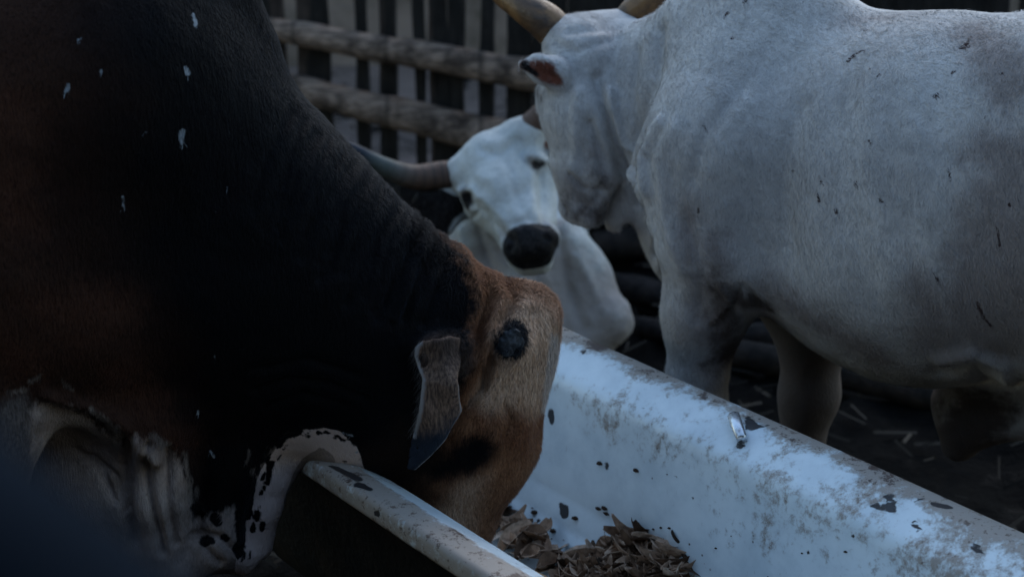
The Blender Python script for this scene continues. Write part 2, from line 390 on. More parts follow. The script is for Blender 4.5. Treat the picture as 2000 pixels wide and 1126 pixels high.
# ------------------------------------------------------------------ BATHTUB TROUGH
RIM = 0.62
def build_tub():
    a = atz(640, 885, RIM); b = atz(1000, 1110, RIM); c = atz(1100, 632, RIM); e = atz(2000, 1040, RIM)
    d = (b - a)[:2] / np.linalg.norm((b - a)[:2]) + (e - c)[:2] / np.linalg.norm((e - c)[:2]); d /= np.linalg.norm(d)
    q = np.array([-d[1], d[0]]);                       # across, away from the camera
    if q[1] < 0: q = -q
    near = (a[:2] @ q + b[:2] @ q) / 2 - 0.045; far = (c[:2] @ q + e[:2] @ q) / 2
    Wd = far - near; midq = (near + far) / 2
    L0, L1 = -3.28, -1.55                                # along d
    sA = a[:2] @ d; L0 = sA - 0.64; L1 = L0 + 2.08
    Ld = L1 - L0; mid = (L0 + L1) / 2
    # profile: inset from the outer edge, z, corner radius
    prof = []
    def seg(p0, p1, n):
        for i in range(n): t = i / n; prof.append(tuple(p0[k] + (p1[k] - p0[k]) * t for k in range(3)))
    K = [(.030, RIM - .040, .14), (.004, RIM - .041, .165), (0, RIM - .034, .17), (0, RIM - .010, .17), (.004, RIM - .002, .166), (.012, RIM, .16), (.046, RIM - .002, .14), (.058, RIM - .006, .135), (.070, RIM - .012, .13), (.118, RIM - .040, .12), (.128, RIM - .050, .12),
         (.134, RIM - .066, .12), (.158, RIM - .30, .12), (.178, RIM - .355, .115), (.205, RIM - .385, .10), (.25, RIM - .40, .07), (.345, RIM - .405, .02)]
    for i in range(len(K) - 1):
        n = max(1, int(math.hypot(K[i + 1][0] - K[i][0], K[i + 1][1] - K[i][1]) / .008)); seg(K[i], K[i + 1], n)
    prof.append(K[-1])
    def ring(ins, z, r, N=640):
        hx, hy = Ld / 2 - ins, Wd / 2 - ins; r = min(r, hy - .001); out = []
        per = 4 * (hx - r) + 4 * (hy - r) + 2 * math.pi * r; 
        # constant angular parametrisation so that rings correspond
        for k in range(N):
            t = k / N * 4; side = int(t); f = t - side
            ns = [(hx, hy, 0), (hx, hy, 1), (hx, hy, 2), (hx, hy, 3)]
            out.append((side, f))
        P = []
        for side, f in out:
            LL = [2 * (hy - r), 2 * (hx - r), 2 * (hy - r), 2 * (hx - r)][side]
            fr = [.18, .09, .18, .09][side]
            if f < fr: ang = (f / fr - 1) * math.pi / 4; s = -LL / 2; arc = True
            elif f > 1 - fr: ang = (1 - (1 - f) / fr) * math.pi / 4; s = LL / 2
            else: ang = 0; s = -LL / 2 + (f - fr) / (1 - 2 * fr) * LL
            bx = [hx - r, None, -(hx - r), None][side]
            if side == 0: x, y, ax = hx - r, s, ang
            elif side == 1: x, y, ax = -s, hy - r, ang + math.pi / 2
            elif side == 2: x, y, ax = -(hx - r), -s, ang + math.pi
            else: x, y, ax = s, -(hy - r), ang + 1.5 * math.pi
            P.append((x + r * math.cos(ax), y + r * math.sin(ax), z))
        return P
    N = 640; V = []; dirt = []
    for i, (ins, z, r) in enumerate(prof):
        for p in ring(ins, z, r, N): V.append(p)
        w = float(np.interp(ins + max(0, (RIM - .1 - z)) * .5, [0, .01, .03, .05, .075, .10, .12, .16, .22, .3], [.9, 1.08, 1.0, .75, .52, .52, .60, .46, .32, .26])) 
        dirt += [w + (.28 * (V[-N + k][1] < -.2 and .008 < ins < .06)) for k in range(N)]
    V = np.array(V); M = len(prof)
    i = np.arange(M - 1)[:, None] * N + np.arange(N)[None]; j = np.arange(M - 1)[:, None] * N + (np.arange(N)[None] + 1) % N
    F = np.stack([i, j, j + N, i + N], -1).reshape(-1, 4)
    Wp = np.zeros_like(V); cx = d * mid + q * midq
    Wp[:, 0] = cx[0] + V[:, 0] * d[0] + V[:, 1] * q[0]; Wp[:, 1] = cx[1] + V[:, 0] * d[1] + V[:, 1] * q[1]; Wp[:, 2] = V[:, 2] + fbm(Wp, 3, 2, 5) * .0015
    if np.cross(np.append(d, 0), np.append(q, 0))[2] < 0: F = F[:, ::-1]
    me = mk_mesh("basin", Wp, F); bvh = BVHTree.FromPolygons([tuple(v) for v in Wp], [tuple(int(k) for k in f) for f in F])
    def hit(px, py, tree=bvh):
        r = tree.ray_cast(Vector(ORG), Vector(ray(px, py))); return r
    # dark chips, traced strokes (px,py,radius px)
    chips = [[(1705, 985, 4), (1722, 992, 5), (1738, 985, 7), (1745, 998, 5), (1742, 968, 5), (1730, 968, 4)], [(1460, 812, 3), (1468, 832, 11), (1482, 833, 5), (1500, 830, 1)], [(1442, 868, 4), (1450, 872, 5)], [(1822, 982, 5), (1840, 988, 9), (1856, 990, 4)],
             [(1106, 644, 5), (1128, 646, 7), (1134, 645, 5)], [(1903, 1066, 7), (1912, 1072, 6)], [(1918, 1080, 4)], [(1076, 804, 6), (1078, 820, 7), (1074, 812, 6)], [(1184, 907, 5), (1186, 912, 4)], [(1095, 985, 3), (1102, 996, 11), (1103, 1000, 11)], [(1051, 1018, 4)], [(1112, 1082, 13), (1122, 1080, 13), (1112, 1086, 13)],
             [(1140, 684, 4), (1138, 690, 3)], [(735, 1003, 6), (738, 1000, 6)], [(1254, 797, 3)], [(1320, 930, 3)], [(1355, 972, 2)], [(1578, 1077, 3)], [(1785, 1020, 5), (1798, 1040, 3)], [(1800, 970, 4), (1790, 980, 3)], [(1665, 1045, 4)],
             [(650, 910, 5), (700, 935, 8)], [(700, 945, 9), (722, 955, 5)], [(640, 905, 4)], [(612, 938, 3)], [(590, 925, 3)], [(1190, 1008, 2)], [(1250, 1010, 2)], [(770, 1010, 3)]]
    dd = np.full(len(Wp), 9.0)
    for st in chips:
        H = [(hit(x, y), r) for x, y, r in st]; H = [(np.array(h[0]), (r + 2.0) * h[3] / np.linalg.norm(ray(*st[0][:2])) / FPX) for h, r in H if h[0] is not None]
        if len(H) == 1: H = H * 2
        for (p0, r0), (p1, r1) in zip(H[:-1], H[1:]):
            f, lo, hi = cone(p0, r0, p1, r1); Mx = np.all((Wp > lo - .08) & (Wp < hi + .08), 1); dd[Mx] = np.minimum(dd[Mx], f(Wp[Mx]))
    attr(me, "chip", dd); attr(me, "dirt", dirt); attr(me, "along", V[:, 0])
    m = Mat("stained enamel", .3, .5); D = m.at("dirt")
    n1 = m.noise(3.2, 7, .68); n2 = m.noise(19, 8, .75); n3 = m.noise(75, 5, .75); n4 = m.noise(6, 5, .65); n5 = m.noise(240, 3, .6); vs = m.vor(38)
    base = m.mix(m.ss(n4, .35, .7), (.70, .78, .81), (.54, .62, .66))
    n6 = m.noise(48, 9, .8); n7 = m.noise(8, 8, .7)
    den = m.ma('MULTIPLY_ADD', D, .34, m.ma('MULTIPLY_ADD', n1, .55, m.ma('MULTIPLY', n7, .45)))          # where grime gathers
    den = m.ma('MULTIPLY_ADD', m.noise(1, 5, .65, scl=(42, 42, 7)), .14, m.ma('ADD', den, -.07))
    scr = m.ma('MULTIPLY', m.ss(m.noise(1, 3, .6, scl=(260, 14, 60, .3, .5, .8)), .66, .72), m.ss(n4, .42, .6)); base = m.mix(m.ma('MULTIPLY', scr, .4), base, (.25, .23, .21)); c = base
    den = m.ma('MULTIPLY_ADD', m.ss(m.at('along'), -.2, .9), .07, den); st1 = m.ss(m.ma('MULTIPLY_ADD', n6, .55, den), .97, 1.10); c = m.mix(m.ma('MULTIPLY', st1, .78), base, m.mix(n3, (.12, .070, .038), (.31, .215, .135)))
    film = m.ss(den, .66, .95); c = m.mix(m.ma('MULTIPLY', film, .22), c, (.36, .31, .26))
    spk = m.ma('MULTIPLY', m.ss(n3, .56, .62), m.ss(m.ma('MULTIPLY_ADD', n6, .4, den), .93, 1.04)); c = m.mix(m.ma('MULTIPLY', spk, .85), c, (.07, .038, .024))
    rust = m.ma('MULTIPLY', m.ss(m.ma('MULTIPLY_ADD', n5, .2, n7), .66, .69), m.ss(m.ma('MULTIPLY_ADD', D, .5, n4), .90, .99)); c = m.mix(m.ma('MULTIPLY', rust, .9), c, (.055, .028, .02))
    dots = m.ma('MULTIPLY', m.ss(vs, .13, .07), m.ss(n4, .56, .62)); c = m.mix(dots, c, (.05, .035, .028))
    ch = m.inside("chip", n3, .012, .0012); c = m.mix(ch, c, m.mix(n2, (.012, .013, .016), (.03, .026, .026)))
    m.col(c); m.rough(m.mix(ch, m.ss(m.ma('MAXIMUM', st1, film), 0, .8, .28, .6), (.5, .5, .5)))
    m.bump(m.ma('ADD', m.ma('MULTIPLY', st1, .6), m.ma('MULTIPLY', ch, -1.2)), .0015, .7)
    root = empty("bathtub", "old white enamel bathtub used as a feed trough, stained and chipped", "bathtub", (cx[0], cx[1], 0))
    child("basin", me, m.m, root)
    # outer shell, dark cast iron, and plinth
    V2 = []; KK = [(.030, RIM - .040, .14), (.050, RIM - .05, .13), (.075, RIM - .14, .12), (.105, RIM - .33, .12), (.14, RIM - .415, .11), (.2, RIM - .44, .1), (.34, RIM - .445, .02)]
    for ins, z, r in KK: V2 += ring(ins, z, r, N)
    V2 = np.array(V2); Mk = len(KK); i = np.arange(Mk - 1)[:, None] * N + np.arange(N)[None]; j = np.arange(Mk - 1)[:, None] * N + (np.arange(N)[None] + 1) % N
    F2 = np.stack([i, i + N, j + N, j], -1).reshape(-1, 4); W2 = np.zeros_like(V2)
    W2[:, 0] = cx[0] + V2[:, 0] * d[0] + V2[:, 1] * q[0]; W2[:, 1] = cx[1] + V2[:, 0] * d[1] + V2[:, 1] * q[1]; W2[:, 2] = V2[:, 2]
    m2 = Mat("dirty cast iron", .75, .12); a = m2.noise(9, 6, .7); b = m2.noise(60, 4, .6); m2.col(m2.mix(m2.ss(a, .4, .7), (.004, .005, .006), m2.mix(b, (.008, .008, .0075), (.022, .017, .014)))); m2.bump(b, .004)
    child("shell", mk_mesh("shell", W2, F2), m2.m, root)
    for sx in (-.62, .62):
        for sy in (-1, 1):
            p = cx + d * sx + q * sy * .17
            child("leg", tube("leg", [(p[0], p[1], -.03), (p[0], p[1], .06), (p[0], p[1], .19)], [.05, .03, .045], 12, 4), m2.m, root)
    return root, hit, d, q, cx, Ld, Wd
TUB, TUBHIT, TD, TQ, TC, TL, TW = build_tub()

# overflow lever (chromed metal strip) on the far rim
def build_clip():
    h0, h1 = TUBHIT(1434, 815), TUBHIT(1452, 866); a, b = Vector(h0[0]), Vector(h1[0]); n = (h0[1] + h1[1]).normalized()
    if n.z < 0: n = -n
    ax = (b - a).normalized(); sd_ = ax.cross(n).normalized(); n = sd_.cross(ax).normalized()
    if n.z < 0: n = -n
    L = (b - a).length; bm = bmesh.new(); rows = []
    for i in range(13):
        t = i / 12; w = .0125 * (1 - .15 * t) * (1 if 0 < i < 12 else .82); z = .010 + .012 * math.sin(t * math.pi * .9) + .001
        row = []
        for s, zz in ((-1, -.012), (-1, 0), (-.62, .0035), (0, .005), (.62, .0035), (1, 0), (1, -.012)):
            row.append(bm.verts.new(a + ax * (L * t) + sd_ * (w * s) + n * (z + zz)))
        rows.append(row)
    for r0, r1 in zip(rows[:-1], rows[1:]):
        for k in range(7): bm.faces.new((r0[k], r0[(k + 1) % 7], r1[(k + 1) % 7], r1[k]))
    bm.faces.new(rows[0][::-1]); bm.faces.new(rows[-1]); bmesh.ops.recalc_face_normals(bm, faces=bm.faces)
    me = bpy.data.meshes.new("strip"); bm.to_mesh(me); bm.free()
    for p in me.polygons: p.use_smooth = True
    m = Mat("worn chrome", .32, .5); m.b.inputs["Metallic"].default_value = .9; a2 = m.noise(60, 5, .6); m.col(m.mix(m.ss(a2, .5, .72), (.62, .65, .68), (.18, .15, .13))); m.rough(m.ss(a2, .3, .7, .2, .55))
    child("overflow_cover", me, m.m, TUB)
build_clip()

# ------------------------------------------------------------------ COAT MATERIALS
def fur_bits(m, scl, amount):
    """short hair relief: stretched fine noise"""
    return m.noise(1.0, 4, .6, scl=scl)

def fur(me, root, mat, count, length, width, flow, lift, mask, turb=.5):
    """short hairs: slivers rooted in the skin, each carrying the coat attributes of its root"""
    V = getco(me); N = getno(me); n = len(me.polygons); L = np.zeros(len(me.loops), np.int32); me.loops.foreach_get("vertex_index", L); F = L.reshape(n, -1)
    F = F[mask(V, N)[F[:, 0]]]
    if not len(F): return
    A = V[F]; ar = np.linalg.norm(np.cross(A[:, 2] - A[:, 0], A[:, 3] - A[:, 1]), axis=1); pick = np.random.choice(len(F), count, p=ar / ar.sum())
    u, v = np.random.rand(count, 1), np.random.rand(count, 1); w = np.concatenate([(1 - u) * (1 - v), u * (1 - v), u * v, (1 - u) * v], 1)
    P = (A[pick] * w[:, :, None]).sum(1); Nn = (N[F[pick]] * w[:, :, None]).sum(1); Nn /= np.linalg.norm(Nn, axis=1)[:, None] + 1e-9
    fl = flow(P) + turb * np.stack([vnoise(P, 22, 71), vnoise(P, 22, 72), vnoise(P, 22, 73)], 1) + .22 * np.random.randn(count, 3)
    fl -= (fl * Nn).sum(1)[:, None] * Nn; fl /= np.linalg.norm(fl, axis=1)[:, None] + 1e-9
    ln = length * (.55 + .9 * np.random.rand(count, 1)); wd = width * (.6 + .8 * np.random.rand(count, 1)); S = np.cross(fl, Nn)
    lf = lift * (.4 + 1.2 * np.random.rand(count, 1))
    B0 = P - Nn * .0006 - S * wd * .5; B1 = P - Nn * .0006 + S * wd * .5; Md = P + fl * ln * .55 + Nn * ln * lf * .75; M0 = Md - S * wd * .38; M1 = Md + S * wd * .38; T = P + fl * ln + Nn * ln * lf
    VV = np.stack([B0, B1, M1, M0, T], 1).reshape(-1, 3); b = np.arange(count)[:, None] * 5
    m2 = bpy.data.meshes.new("fur"); nv = len(VV); m2.vertices.add(nv); m2.vertices.foreach_set("co", VV.astype(np.float32).ravel())
    li = np.concatenate([b + [[0, 1, 2, 3]], b + [[3, 2, 4]]], 1).astype(np.int32); m2.loops.add(li.size); m2.loops.foreach_set("vertex_index", li.ravel())
    st = np.stack([np.arange(count) * 7, np.arange(count) * 7 + 4], 1).astype(np.int32); m2.polygons.add(2 * count); m2.polygons.foreach_set("loop_start", st.ravel()); m2.update(calc_edges=True)
    m2.polygons.foreach_set("use_smooth", np.ones(2 * count, bool))
    for a in me.attributes:
        if a.data_type == 'FLOAT' and a.domain == 'POINT' and not a.name.startswith('.'):
            d = np.zeros(len(V), np.float32); a.data.foreach_get("value", d); attr(m2, a.name, np.repeat((d[F[pick]] * w).sum(1), 5))
    return child("fur", m2, mat, root)

# ------------------------------------------------------------------ BULL (foreground, head in the tub)
BP = Plane(2.98, 0.10)
def build_bull():
    S = Sculpt(); n = BP.n
    def c(a, ra, b, rb, oa=0, ob=None, k=.05, sq=1.0):
        ob = oa if ob is None else ob
        S.add(cone(BP.pt(a[0], a[1], oa), BP.sz(*a, ra), BP.pt(b[0], b[1], ob), BP.sz(*b, rb), n, sq), k)
    # trunk
    c((-1150, 250), 400, (-500, 260), 400, k=.1, sq=.8); c((-500, 260), 400, (150, 170), 352, k=.1, sq=.85)
    c((-60, 100), 330, (120, -160), 190, k=.1, sq=.55); c((400, -60), 100, (452, 70), 62, k=.05, sq=.6)               # hump
    c((-80, 420), 330, (60, 560), 215, .06, .10, .1, .8)              # near shoulder
    c((30, 420), 260, (180, 560), 230, .04, .02, .1, .9)
    # neck
    c((190, 260), 345, (470, 520), 296, k=.1, sq=.62); c((470, 520), 296, (745, 650), 215, k=.08, sq=.62); c((745, 650), 215, (915, 690), 150, k=.07, sq=.66)
    c((560, 700), 180, (820, 820), 110, k=.08, sq=.55)
    c((800, 700), 150, (900, 860), 110, k=.06, sq=.8)
    # head
    c((990, 655), 96, (932, 862), 110, k=.05, sq=.98); c((932, 862), 110, (884, 1005), 76, k=.04, sq=.92); c((884, 1005), 76, (866, 1110), 72, k=.04, sq=.95)
    c((1010, 608), 54, (1043, 606), 46, k=.035, sq=1.5)                # poll
    c((870, 830), 96, (835, 985), 62, .035, .03, .05, .7)              # cheek and jaw
    c((900, 820), 40, (985, 842), 34, .095, .085, .05)                 # brow over the eye
    c((1000, 668), 44, (1000, 672), 34, .075, .105, .04)               # boss under the horn bud
    c((1000, 668), 44, (1000, 672), 34, -.075, -.105, .04)
    S.cut(cone(BP.pt(925, 880, .15), .022, BP.pt(905, 885, .16), .018), .03)
    # ears, near and far
    for sg in (1, -1):
        c((905, 690), 40, (850, 690), 34, .09 * sg, .155 * sg, .035, .9)
        c((880, 690), 30, (862, 692), 22, .145 * sg, .165 * sg, .03, .6)
    # dewlap: a thick sheet under neck and throat, pushed up by the tub rim
    wav = lambda Q: .030 * np.sin(Q[:, 0] * 26 + 1.0) * sstep(1.0, .65, Q[:, 1])
    outl = [(860, 900), (790, 960), (705, 935), (690, 905), (655, 868), (610, 856), (578, 872), (548, 910), (520, 980), (500, 1060), (470, 1090), (410, 1095), (385, 1040), (340, 1110), (270, 1130), (170, 1060), (60, 930), (40, 760), (300, 560), (600, 620)]
    S.add(plate(BP, outl, .022, .018, wav), .05)
    # rolled pale edge draped on the rim
    e = [((500, 1062), 34), ((515, 985), 33), ((538, 925), 31), ((570, 880), 29), ((612, 854), 27), ((650, 862), 26), ((674, 888), 25), ((688, 925), 24), ((720, 965), 30)]
    for i in range(len(e) - 1):
        (a, ra), (b, rb) = e[i], e[i + 1]; c(a, ra, b, rb, .012, .012, .022)
    # throat mass above it, folds
    c((560, 760), 90, (700, 830), 70, .02, .02, .05, .8); c((430, 720), 100, (440, 900), 50, .05, .06, .06, .7)
    c((440, 880), 46, (425, 1070), 44, .055, .065, .035, .9); c((425, 1070), 46, (470, 1095), 30, .065, .03, .02)
    c((300, 800), 80, (300, 960), 52, .10, .10, .05, .8); c((300, 960), 52, (335, 1120), 48, .10, .09, .05, .8)
    c((245, 820), 50, (262, 1060), 36, .09, .08, .03, .8); c((355, 860), 34, (352, 1080), 30, .075, .075, .02)
    # soft armpit and brisket
    S.add(ell(BP.pt(170, 900, .02), (.15, .10, .15)), .06); c((90, 780), 70, (240, 820), 60, .05, .06, .06); c((180, 950), 110, (330, 1080), 60, .03, .04, .06, .7)
    c((150, 780), 40, (290, 850), 30, .155, .13, .05)
    # legs: forelegs, hind legs
    for sg, o in ((1, .19), (-1, -.17)):
        c((-70, 560), 190, (-45, 800), 112, o * .8, o, .08, .8); c((-45, 800), 108, (-40, 1010), 78, o, o, .05); c((-40, 1010), 78, (-55, 1150), 62, o, o, .04); c((-55, 1150), 62, (-60, 1420), 50, o, o, .03); c((-60, 1420), 50, (-45, 1500), 64, o, o, .03)
        c((-1250, 330), 300, (-1260, 680), 170, o * .8, o, .08, .7); c((-1260, 680), 160, (-1370, 950), 70, o, o, .05); c((-1370, 950), 70, (-1330, 1400), 50, o, o, .03); c((-1330, 1400), 50, (-1310, 1480), 64, o, o, .03)
    me = S.mesh(.009, True)
    V = getco(me); N = getno(me); Q = BP.uv(V); O = (V - BP.o) @ BP.n; BP.tree = bvh_of(me, V)
    def uvl(pts): return np.array([BP.uvp(*p) for p in pts])
    # folds of skin
    p0 = BP.uvp(960, 560); 
    def stroke(pts, w, amp, side=None):
        """crease (negative) or roll (positive) following a traced line on the near and far flank"""
        U = uvl(pts); dm = np.full(len(Q), 9.0); tt = np.zeros(len(Q)); Ls = 0
        for a, b in zip(U[:-1], U[1:]):
            e_ = b - a; wv = Q - a; t = np.clip(wv @ e_ / (e_ @ e_), 0, 1); ds = np.linalg.norm(wv - t[:, None] * e_, axis=1)
            dm = np.minimum(dm, ds)
        return amp * np.exp(-(dm / w) ** 2)
    disp = np.zeros(len(V))
    lat = sstep(.015, .075, np.abs(O))
    FOLDS = 1.9
    for i, (pts, w, amp) in enumerate([([(905, 505), (935, 540), (925, 600), (905, 680)], .009, .006), ([(930, 520), (960, 560), (948, 610), (925, 690)], .008, -.006), ([(955, 530), (985, 575), (965, 625), (945, 700)], .008, .006), ([(985, 545), (1010, 585), (985, 625), (958, 690), (948, 760)], .007, -.007),
        ([(1000, 550), (1040, 568), (1080, 590)], .008, -.004), ([(1060, 585), (1010, 595), (975, 650), (965, 720)], .009, .004), ([(960, 700), (945, 760), (905, 800), (880, 860)], .012, -.008),
        ([(985, 790), (1000, 815), (985, 850)], .006, -.004), ([(965, 800), (978, 825), (965, 850)], .006, .003), ([(1003, 800), (1015, 830), (1000, 870)], .006, .003),
        ([(830, 420), (790, 520), (740, 620)], .010, -.005), ([(860, 440), (830, 530), (790, 620)], .010, -.005), ([(885, 465), (865, 540), (830, 630)], .009, -.005), ([(780, 385), (730, 480), (680, 590)], .011, -.004), ([(730, 345), (680, 440), (630, 540)], .012, -.004), ([(690, 310), (630, 400), (590, 500)], .012, -.003), ([(845, 425), (815, 525), (770, 620)], .008, .003),
        ([(875, 705), (868, 760), (858, 820), (830, 880)], .010, -.006), ([(832, 700), (832, 760), (830, 820), (815, 880)], .008, .004), ([(90, 770), (170, 790), (240, 830), (300, 900)], .012, .008), ([(250, 850), (245, 950), (262, 1060)], .010, -.008), ([(285, 870), (292, 960), (320, 1080)], .008, -.007), ([(330, 880), (330, 960), (345, 1060)], .008, -.006), ([(150, 880), (200, 920), (225, 980)], .007, -.004), ([(180, 890), (225, 930), (245, 1000)], .006, -.004), ([(380, 1045), (430, 1050), (470, 1075)], .008, -.007), ([(390, 1010), (400, 1070), (430, 1100)], .008, -.006),
        ([(500, 760), (560, 740), (640, 745), (720, 780)], .009, -.005), ([(520, 790), (590, 765), (680, 790)], .009, -.004), ([(500, 720), (600, 700), (700, 730)], .010, -.004)]):
        disp += stroke(pts, w, amp * FOLDS)
    for k in range(16):                                          # fine neck wrinkles
        x0 = 560 + k * 22 + random.uniform(-14, 14); y0 = 215 + (x0 - 560) * .78
        disp += stroke([(x0, y0), (x0 - 30 - random.random() * 20, y0 + 70), (x0 - 75, y0 + 150 + random.random() * 60)], .006 + random.random() * .004, -.0028 - random.random() * .003)
    disp *= .25 + .75 * lat
    disp += fbm(V, 7, 3, 21) * .004 + fbm(V, 30, 2, 4) * .0008
    V = V + N * disp[:, None]; setco(me, V); BP.tree = bvh_of(me, V)
    # coat pattern (signed distances in the bull's own side plane)
    def pat(name, polys):
        dmin = np.full(len(Q), 9.0)
        for p in polys: dmin = np.minimum(dmin, poly2(Q, uvl(p)))
        attr(me, name, dmin)
    def dots(name, L):
        dmin = np.full(len(Q), 9.0)
        for st in L:
            if len(st) == 1: st = [st[0], (st[0][0] + 1, st[0][1], st[0][2])]
            for a, b in zip(st[:-1], st[1:]):
                A, B = BP.uvp(*a[:2]), BP.uvp(*b[:2]); e_ = B - A; wv = Q - A; t = np.clip(wv @ e_ / (e_ @ e_), 0, 1)
                r = (a[2] + (b[2] - a[2]) * t) * BP.depth(*a[:2]) / FPX
                dmin = np.minimum(dmin, np.linalg.norm(wv - t[:, None] * e_, axis=1) - r)
        attr(me, name, dmin)
    pat("head", [[(855, 430), (905, 500), (935, 590), (915, 650), (925, 720), (895, 780), (880, 830), (850, 900), (780, 960), (760, 1150), (1200, 1150), (1200, 450), (1000, 400)]])
    pat("tan", [[(975, 640), (990, 600), (1030, 580), (1075, 590), (1092, 630), (1090, 700), (1065, 760), (1050, 800), (1000, 780), (960, 800), (925, 770), (965, 710)]])
    pat("tan2", [[(880, 960), (905, 930), (950, 920), (935, 980), (915, 1080), (870, 1080), (850, 1000)]])
    pat("blaze", [[(1072, 648), (1090, 648), (1090, 700), (1080, 745), (1066, 800), (1056, 803), (1061, 750), (1068, 705)]])
    dots("eyepatch", [[(915, 888, 40), (932, 874, 40)], [(880, 905, 26), (850, 915, 18)]])
    pat("brown", [[(-3000, -600), (110, -600), (150, 300), (200, 520), (330, 700), (370, 860), (330, 900), (200, 900), (-3000, 1200)]])
    pat("pale", [[(62, 785), (130, 790), (200, 840), (235, 870), (262, 850), (330, 870), (360, 905), (372, 960), (385, 1010), (425, 1005), (455, 990), (490, 1010), (505, 920), (560, 850), (640, 840), (690, 870), (700, 960), (600, 1200), (0, 1200), (60, 1000)]])
    dots("whites", [[(60, 745, 4), (75, 735, 3)], [(20, 765, 4), (55, 760, 3)], [(120, 740, 2), (140, 760, 4)], [(165, 795, 3), (240, 850, 8)], [(190, 815, 3), (235, 845, 5)], [(360, 880, 3), (380, 980, 4)], [(365, 960, 4), (395, 1000, 4)], [(445, 990, 3), (450, 1000, 4)], [(385, 950, 2), (388, 965, 3)], [(487, 880, 2), (484, 905, 2)], [(500, 880, 2), (495, 920, 3)], [(520, 870, 3), (505, 890, 2)], [(300, 850, 8), (320, 870, 10)], [(225, 835, 6), (228, 870, 8)]])
    e2 = [(500, 1100, 38), (517, 985, 34), (540, 922, 32), (572, 878, 29), (612, 852, 25), (650, 858, 25), (674, 882, 26), (690, 925, 24)]
    dots("edge", [e2])
    dots("blot", [[(500, 900, 14), (520, 850, 12), (560, 828, 8)], [(490, 940, 10), (484, 1010, 7)], [(590, 836, 5), (625, 832, 6)], [(560, 850, 7), (545, 872, 6)], [(600, 852, 6)], [(528, 905, 8), (522, 940, 7)], [(503, 1000, 7), (500, 1012, 7)], [(513, 1022, 6), (511, 1032, 6)], [(470, 1020, 10), (472, 1080, 7)], [(480, 940, 12), (470, 1010, 9)], [(420, 1010, 10), (425, 1020, 8)], [(395, 1000, 7), (385, 985, 8)], [(400, 1048, 9), (412, 1050, 7)], [(438, 1047, 6)], [(445, 1052, 6)], [(440, 960, 26), (440, 900, 32)], [(655, 855, 3)], [(672, 900, 5)], [(585, 842, 6), (570, 852, 6)]])
    rb = random.Random(5); BL = []
    for k in range(46):
        t = rb.random() * (len(e2) - 2); i_ = int(t); f_ = t - i_; ax_ = e2[i_][0] + (e2[i_ + 1][0] - e2[i_][0]) * f_; ay_ = e2[i_][1] + (e2[i_ + 1][1] - e2[i_][1]) * f_; dx_, dy_ = e2[i_ + 1][0] - e2[i_][0], e2[i_ + 1][1] - e2[i_][1]; l_ = math.hypot(dx_, dy_)
        o_ = rb.uniform(8, 36); x_, y_ = ax_ + dy_ / l_ * o_, ay_ - dx_ / l_ * o_; r_ = rb.uniform(1.5, 5); q_ = rb.uniform(4, 16)
        BL.append([(x_, y_, r_), (x_ + dx_ / l_ * q_, y_ + dy_ / l_ * q_, r_ * .7)])
    dots("blot2", BL)
    dots("flecks", [[(377, 30, 2), (382, 48, 3)], [(362, 134, 3), (366, 142, 5)], [(133, 165, 3), (131, 176, 5)], [(357, 255, 4), (352, 263, 4), (355, 278, 4)], [(150, 76, 2), (160, 76, 2)], [(239, 385, 1.5), (241, 402, 2)], [(421, 415, 3)], [(443, 365, 1.8)], [(449, 257, 1.5)], [(196, 141, 2)], [(283, 258, 1.5)], [(387, 802, 2), (388, 808, 2.5)], [(410, 880, 1.5), (417, 890, 3)], [(695, 882, 3)], [(668, 845, 2), (690, 850, 2)], [(420, 695, 2)], [(475, 680, 2)]])
    attr(me, "lat", O)
    def cones3(name, L):
        d = np.full(len(V), 9.0)
        for a, ra, oa, b, rb, ob, *pq in L:
            f, lo, hi = cone(pq[0], ra, pq[1], rb) if pq else cone(BP.pt(a[0], a[1], oa), ra, BP.pt(b[0], b[1], ob), rb); M = np.all((V > lo - .1) & (V < hi + .1), 1); d[M] = np.minimum(d[M], f(V[M]))
        attr(me, name, d)
    cones3("earbase", [((905, 690), .030, .11, (858, 698), .040, .18), ((905, 690), .030, -.11, (858, 698), .040, -.18)])
    dots("red", [[(60, 600, 20), (180, 620, 60)], [(-40, 650, 40), (60, 700, 30)], [(250, 740, 40), (340, 860, 18)], [(0, 200, 50), (20, 420, 40)]])
    pat("jowl_shade", [[(905, 905), (860, 935), (835, 1010), (850, 1060), (700, 1080), (690, 900), (780, 820), (850, 840), (880, 870)]])
    dots("budring", [[(1000, 670, 29), (1006, 658, 26)], [(1000, 650, 12), (998, 634, 4)]])
    pat("greys", [[(-80, 790), (50, 775), (62, 800), (60, 1300), (-300, 1300)]])
    m = Mat("bull coat", .65, .06)
    hair = m.noise(1, 3, .6, scl=(330, 330, 90)); hair2 = m.noise(1, 3, .6, scl=(140, 140, 40)); w1 = m.noise(55, 4, .65); w2 = m.noise(14, 4, .6); w3 = m.noise(3.5, 4, .6)
    blk = m.mix(w3, (.0020, .0026, .0036), (.0042, .0046, .0062))
    brn = m.mix(w2, (.018, .009, .007), (.058, .028, .018)); 
    c_ = m.mix(m.inside("brown", w3, .5, .16), blk, brn); c_ = m.mix(m.ma("MULTIPLY", m.inside("red", w2, .16, .05), .75), c_, m.mix(w1, (.045, .018, .011), (.10, .045, .028)))
    hd = m.mix(m.ss(w2, .3, .7), (.17, .070, .034), (.28, .135, .07)); c_ = m.mix(m.inside("head", w1, .05, .016), c_, hd)
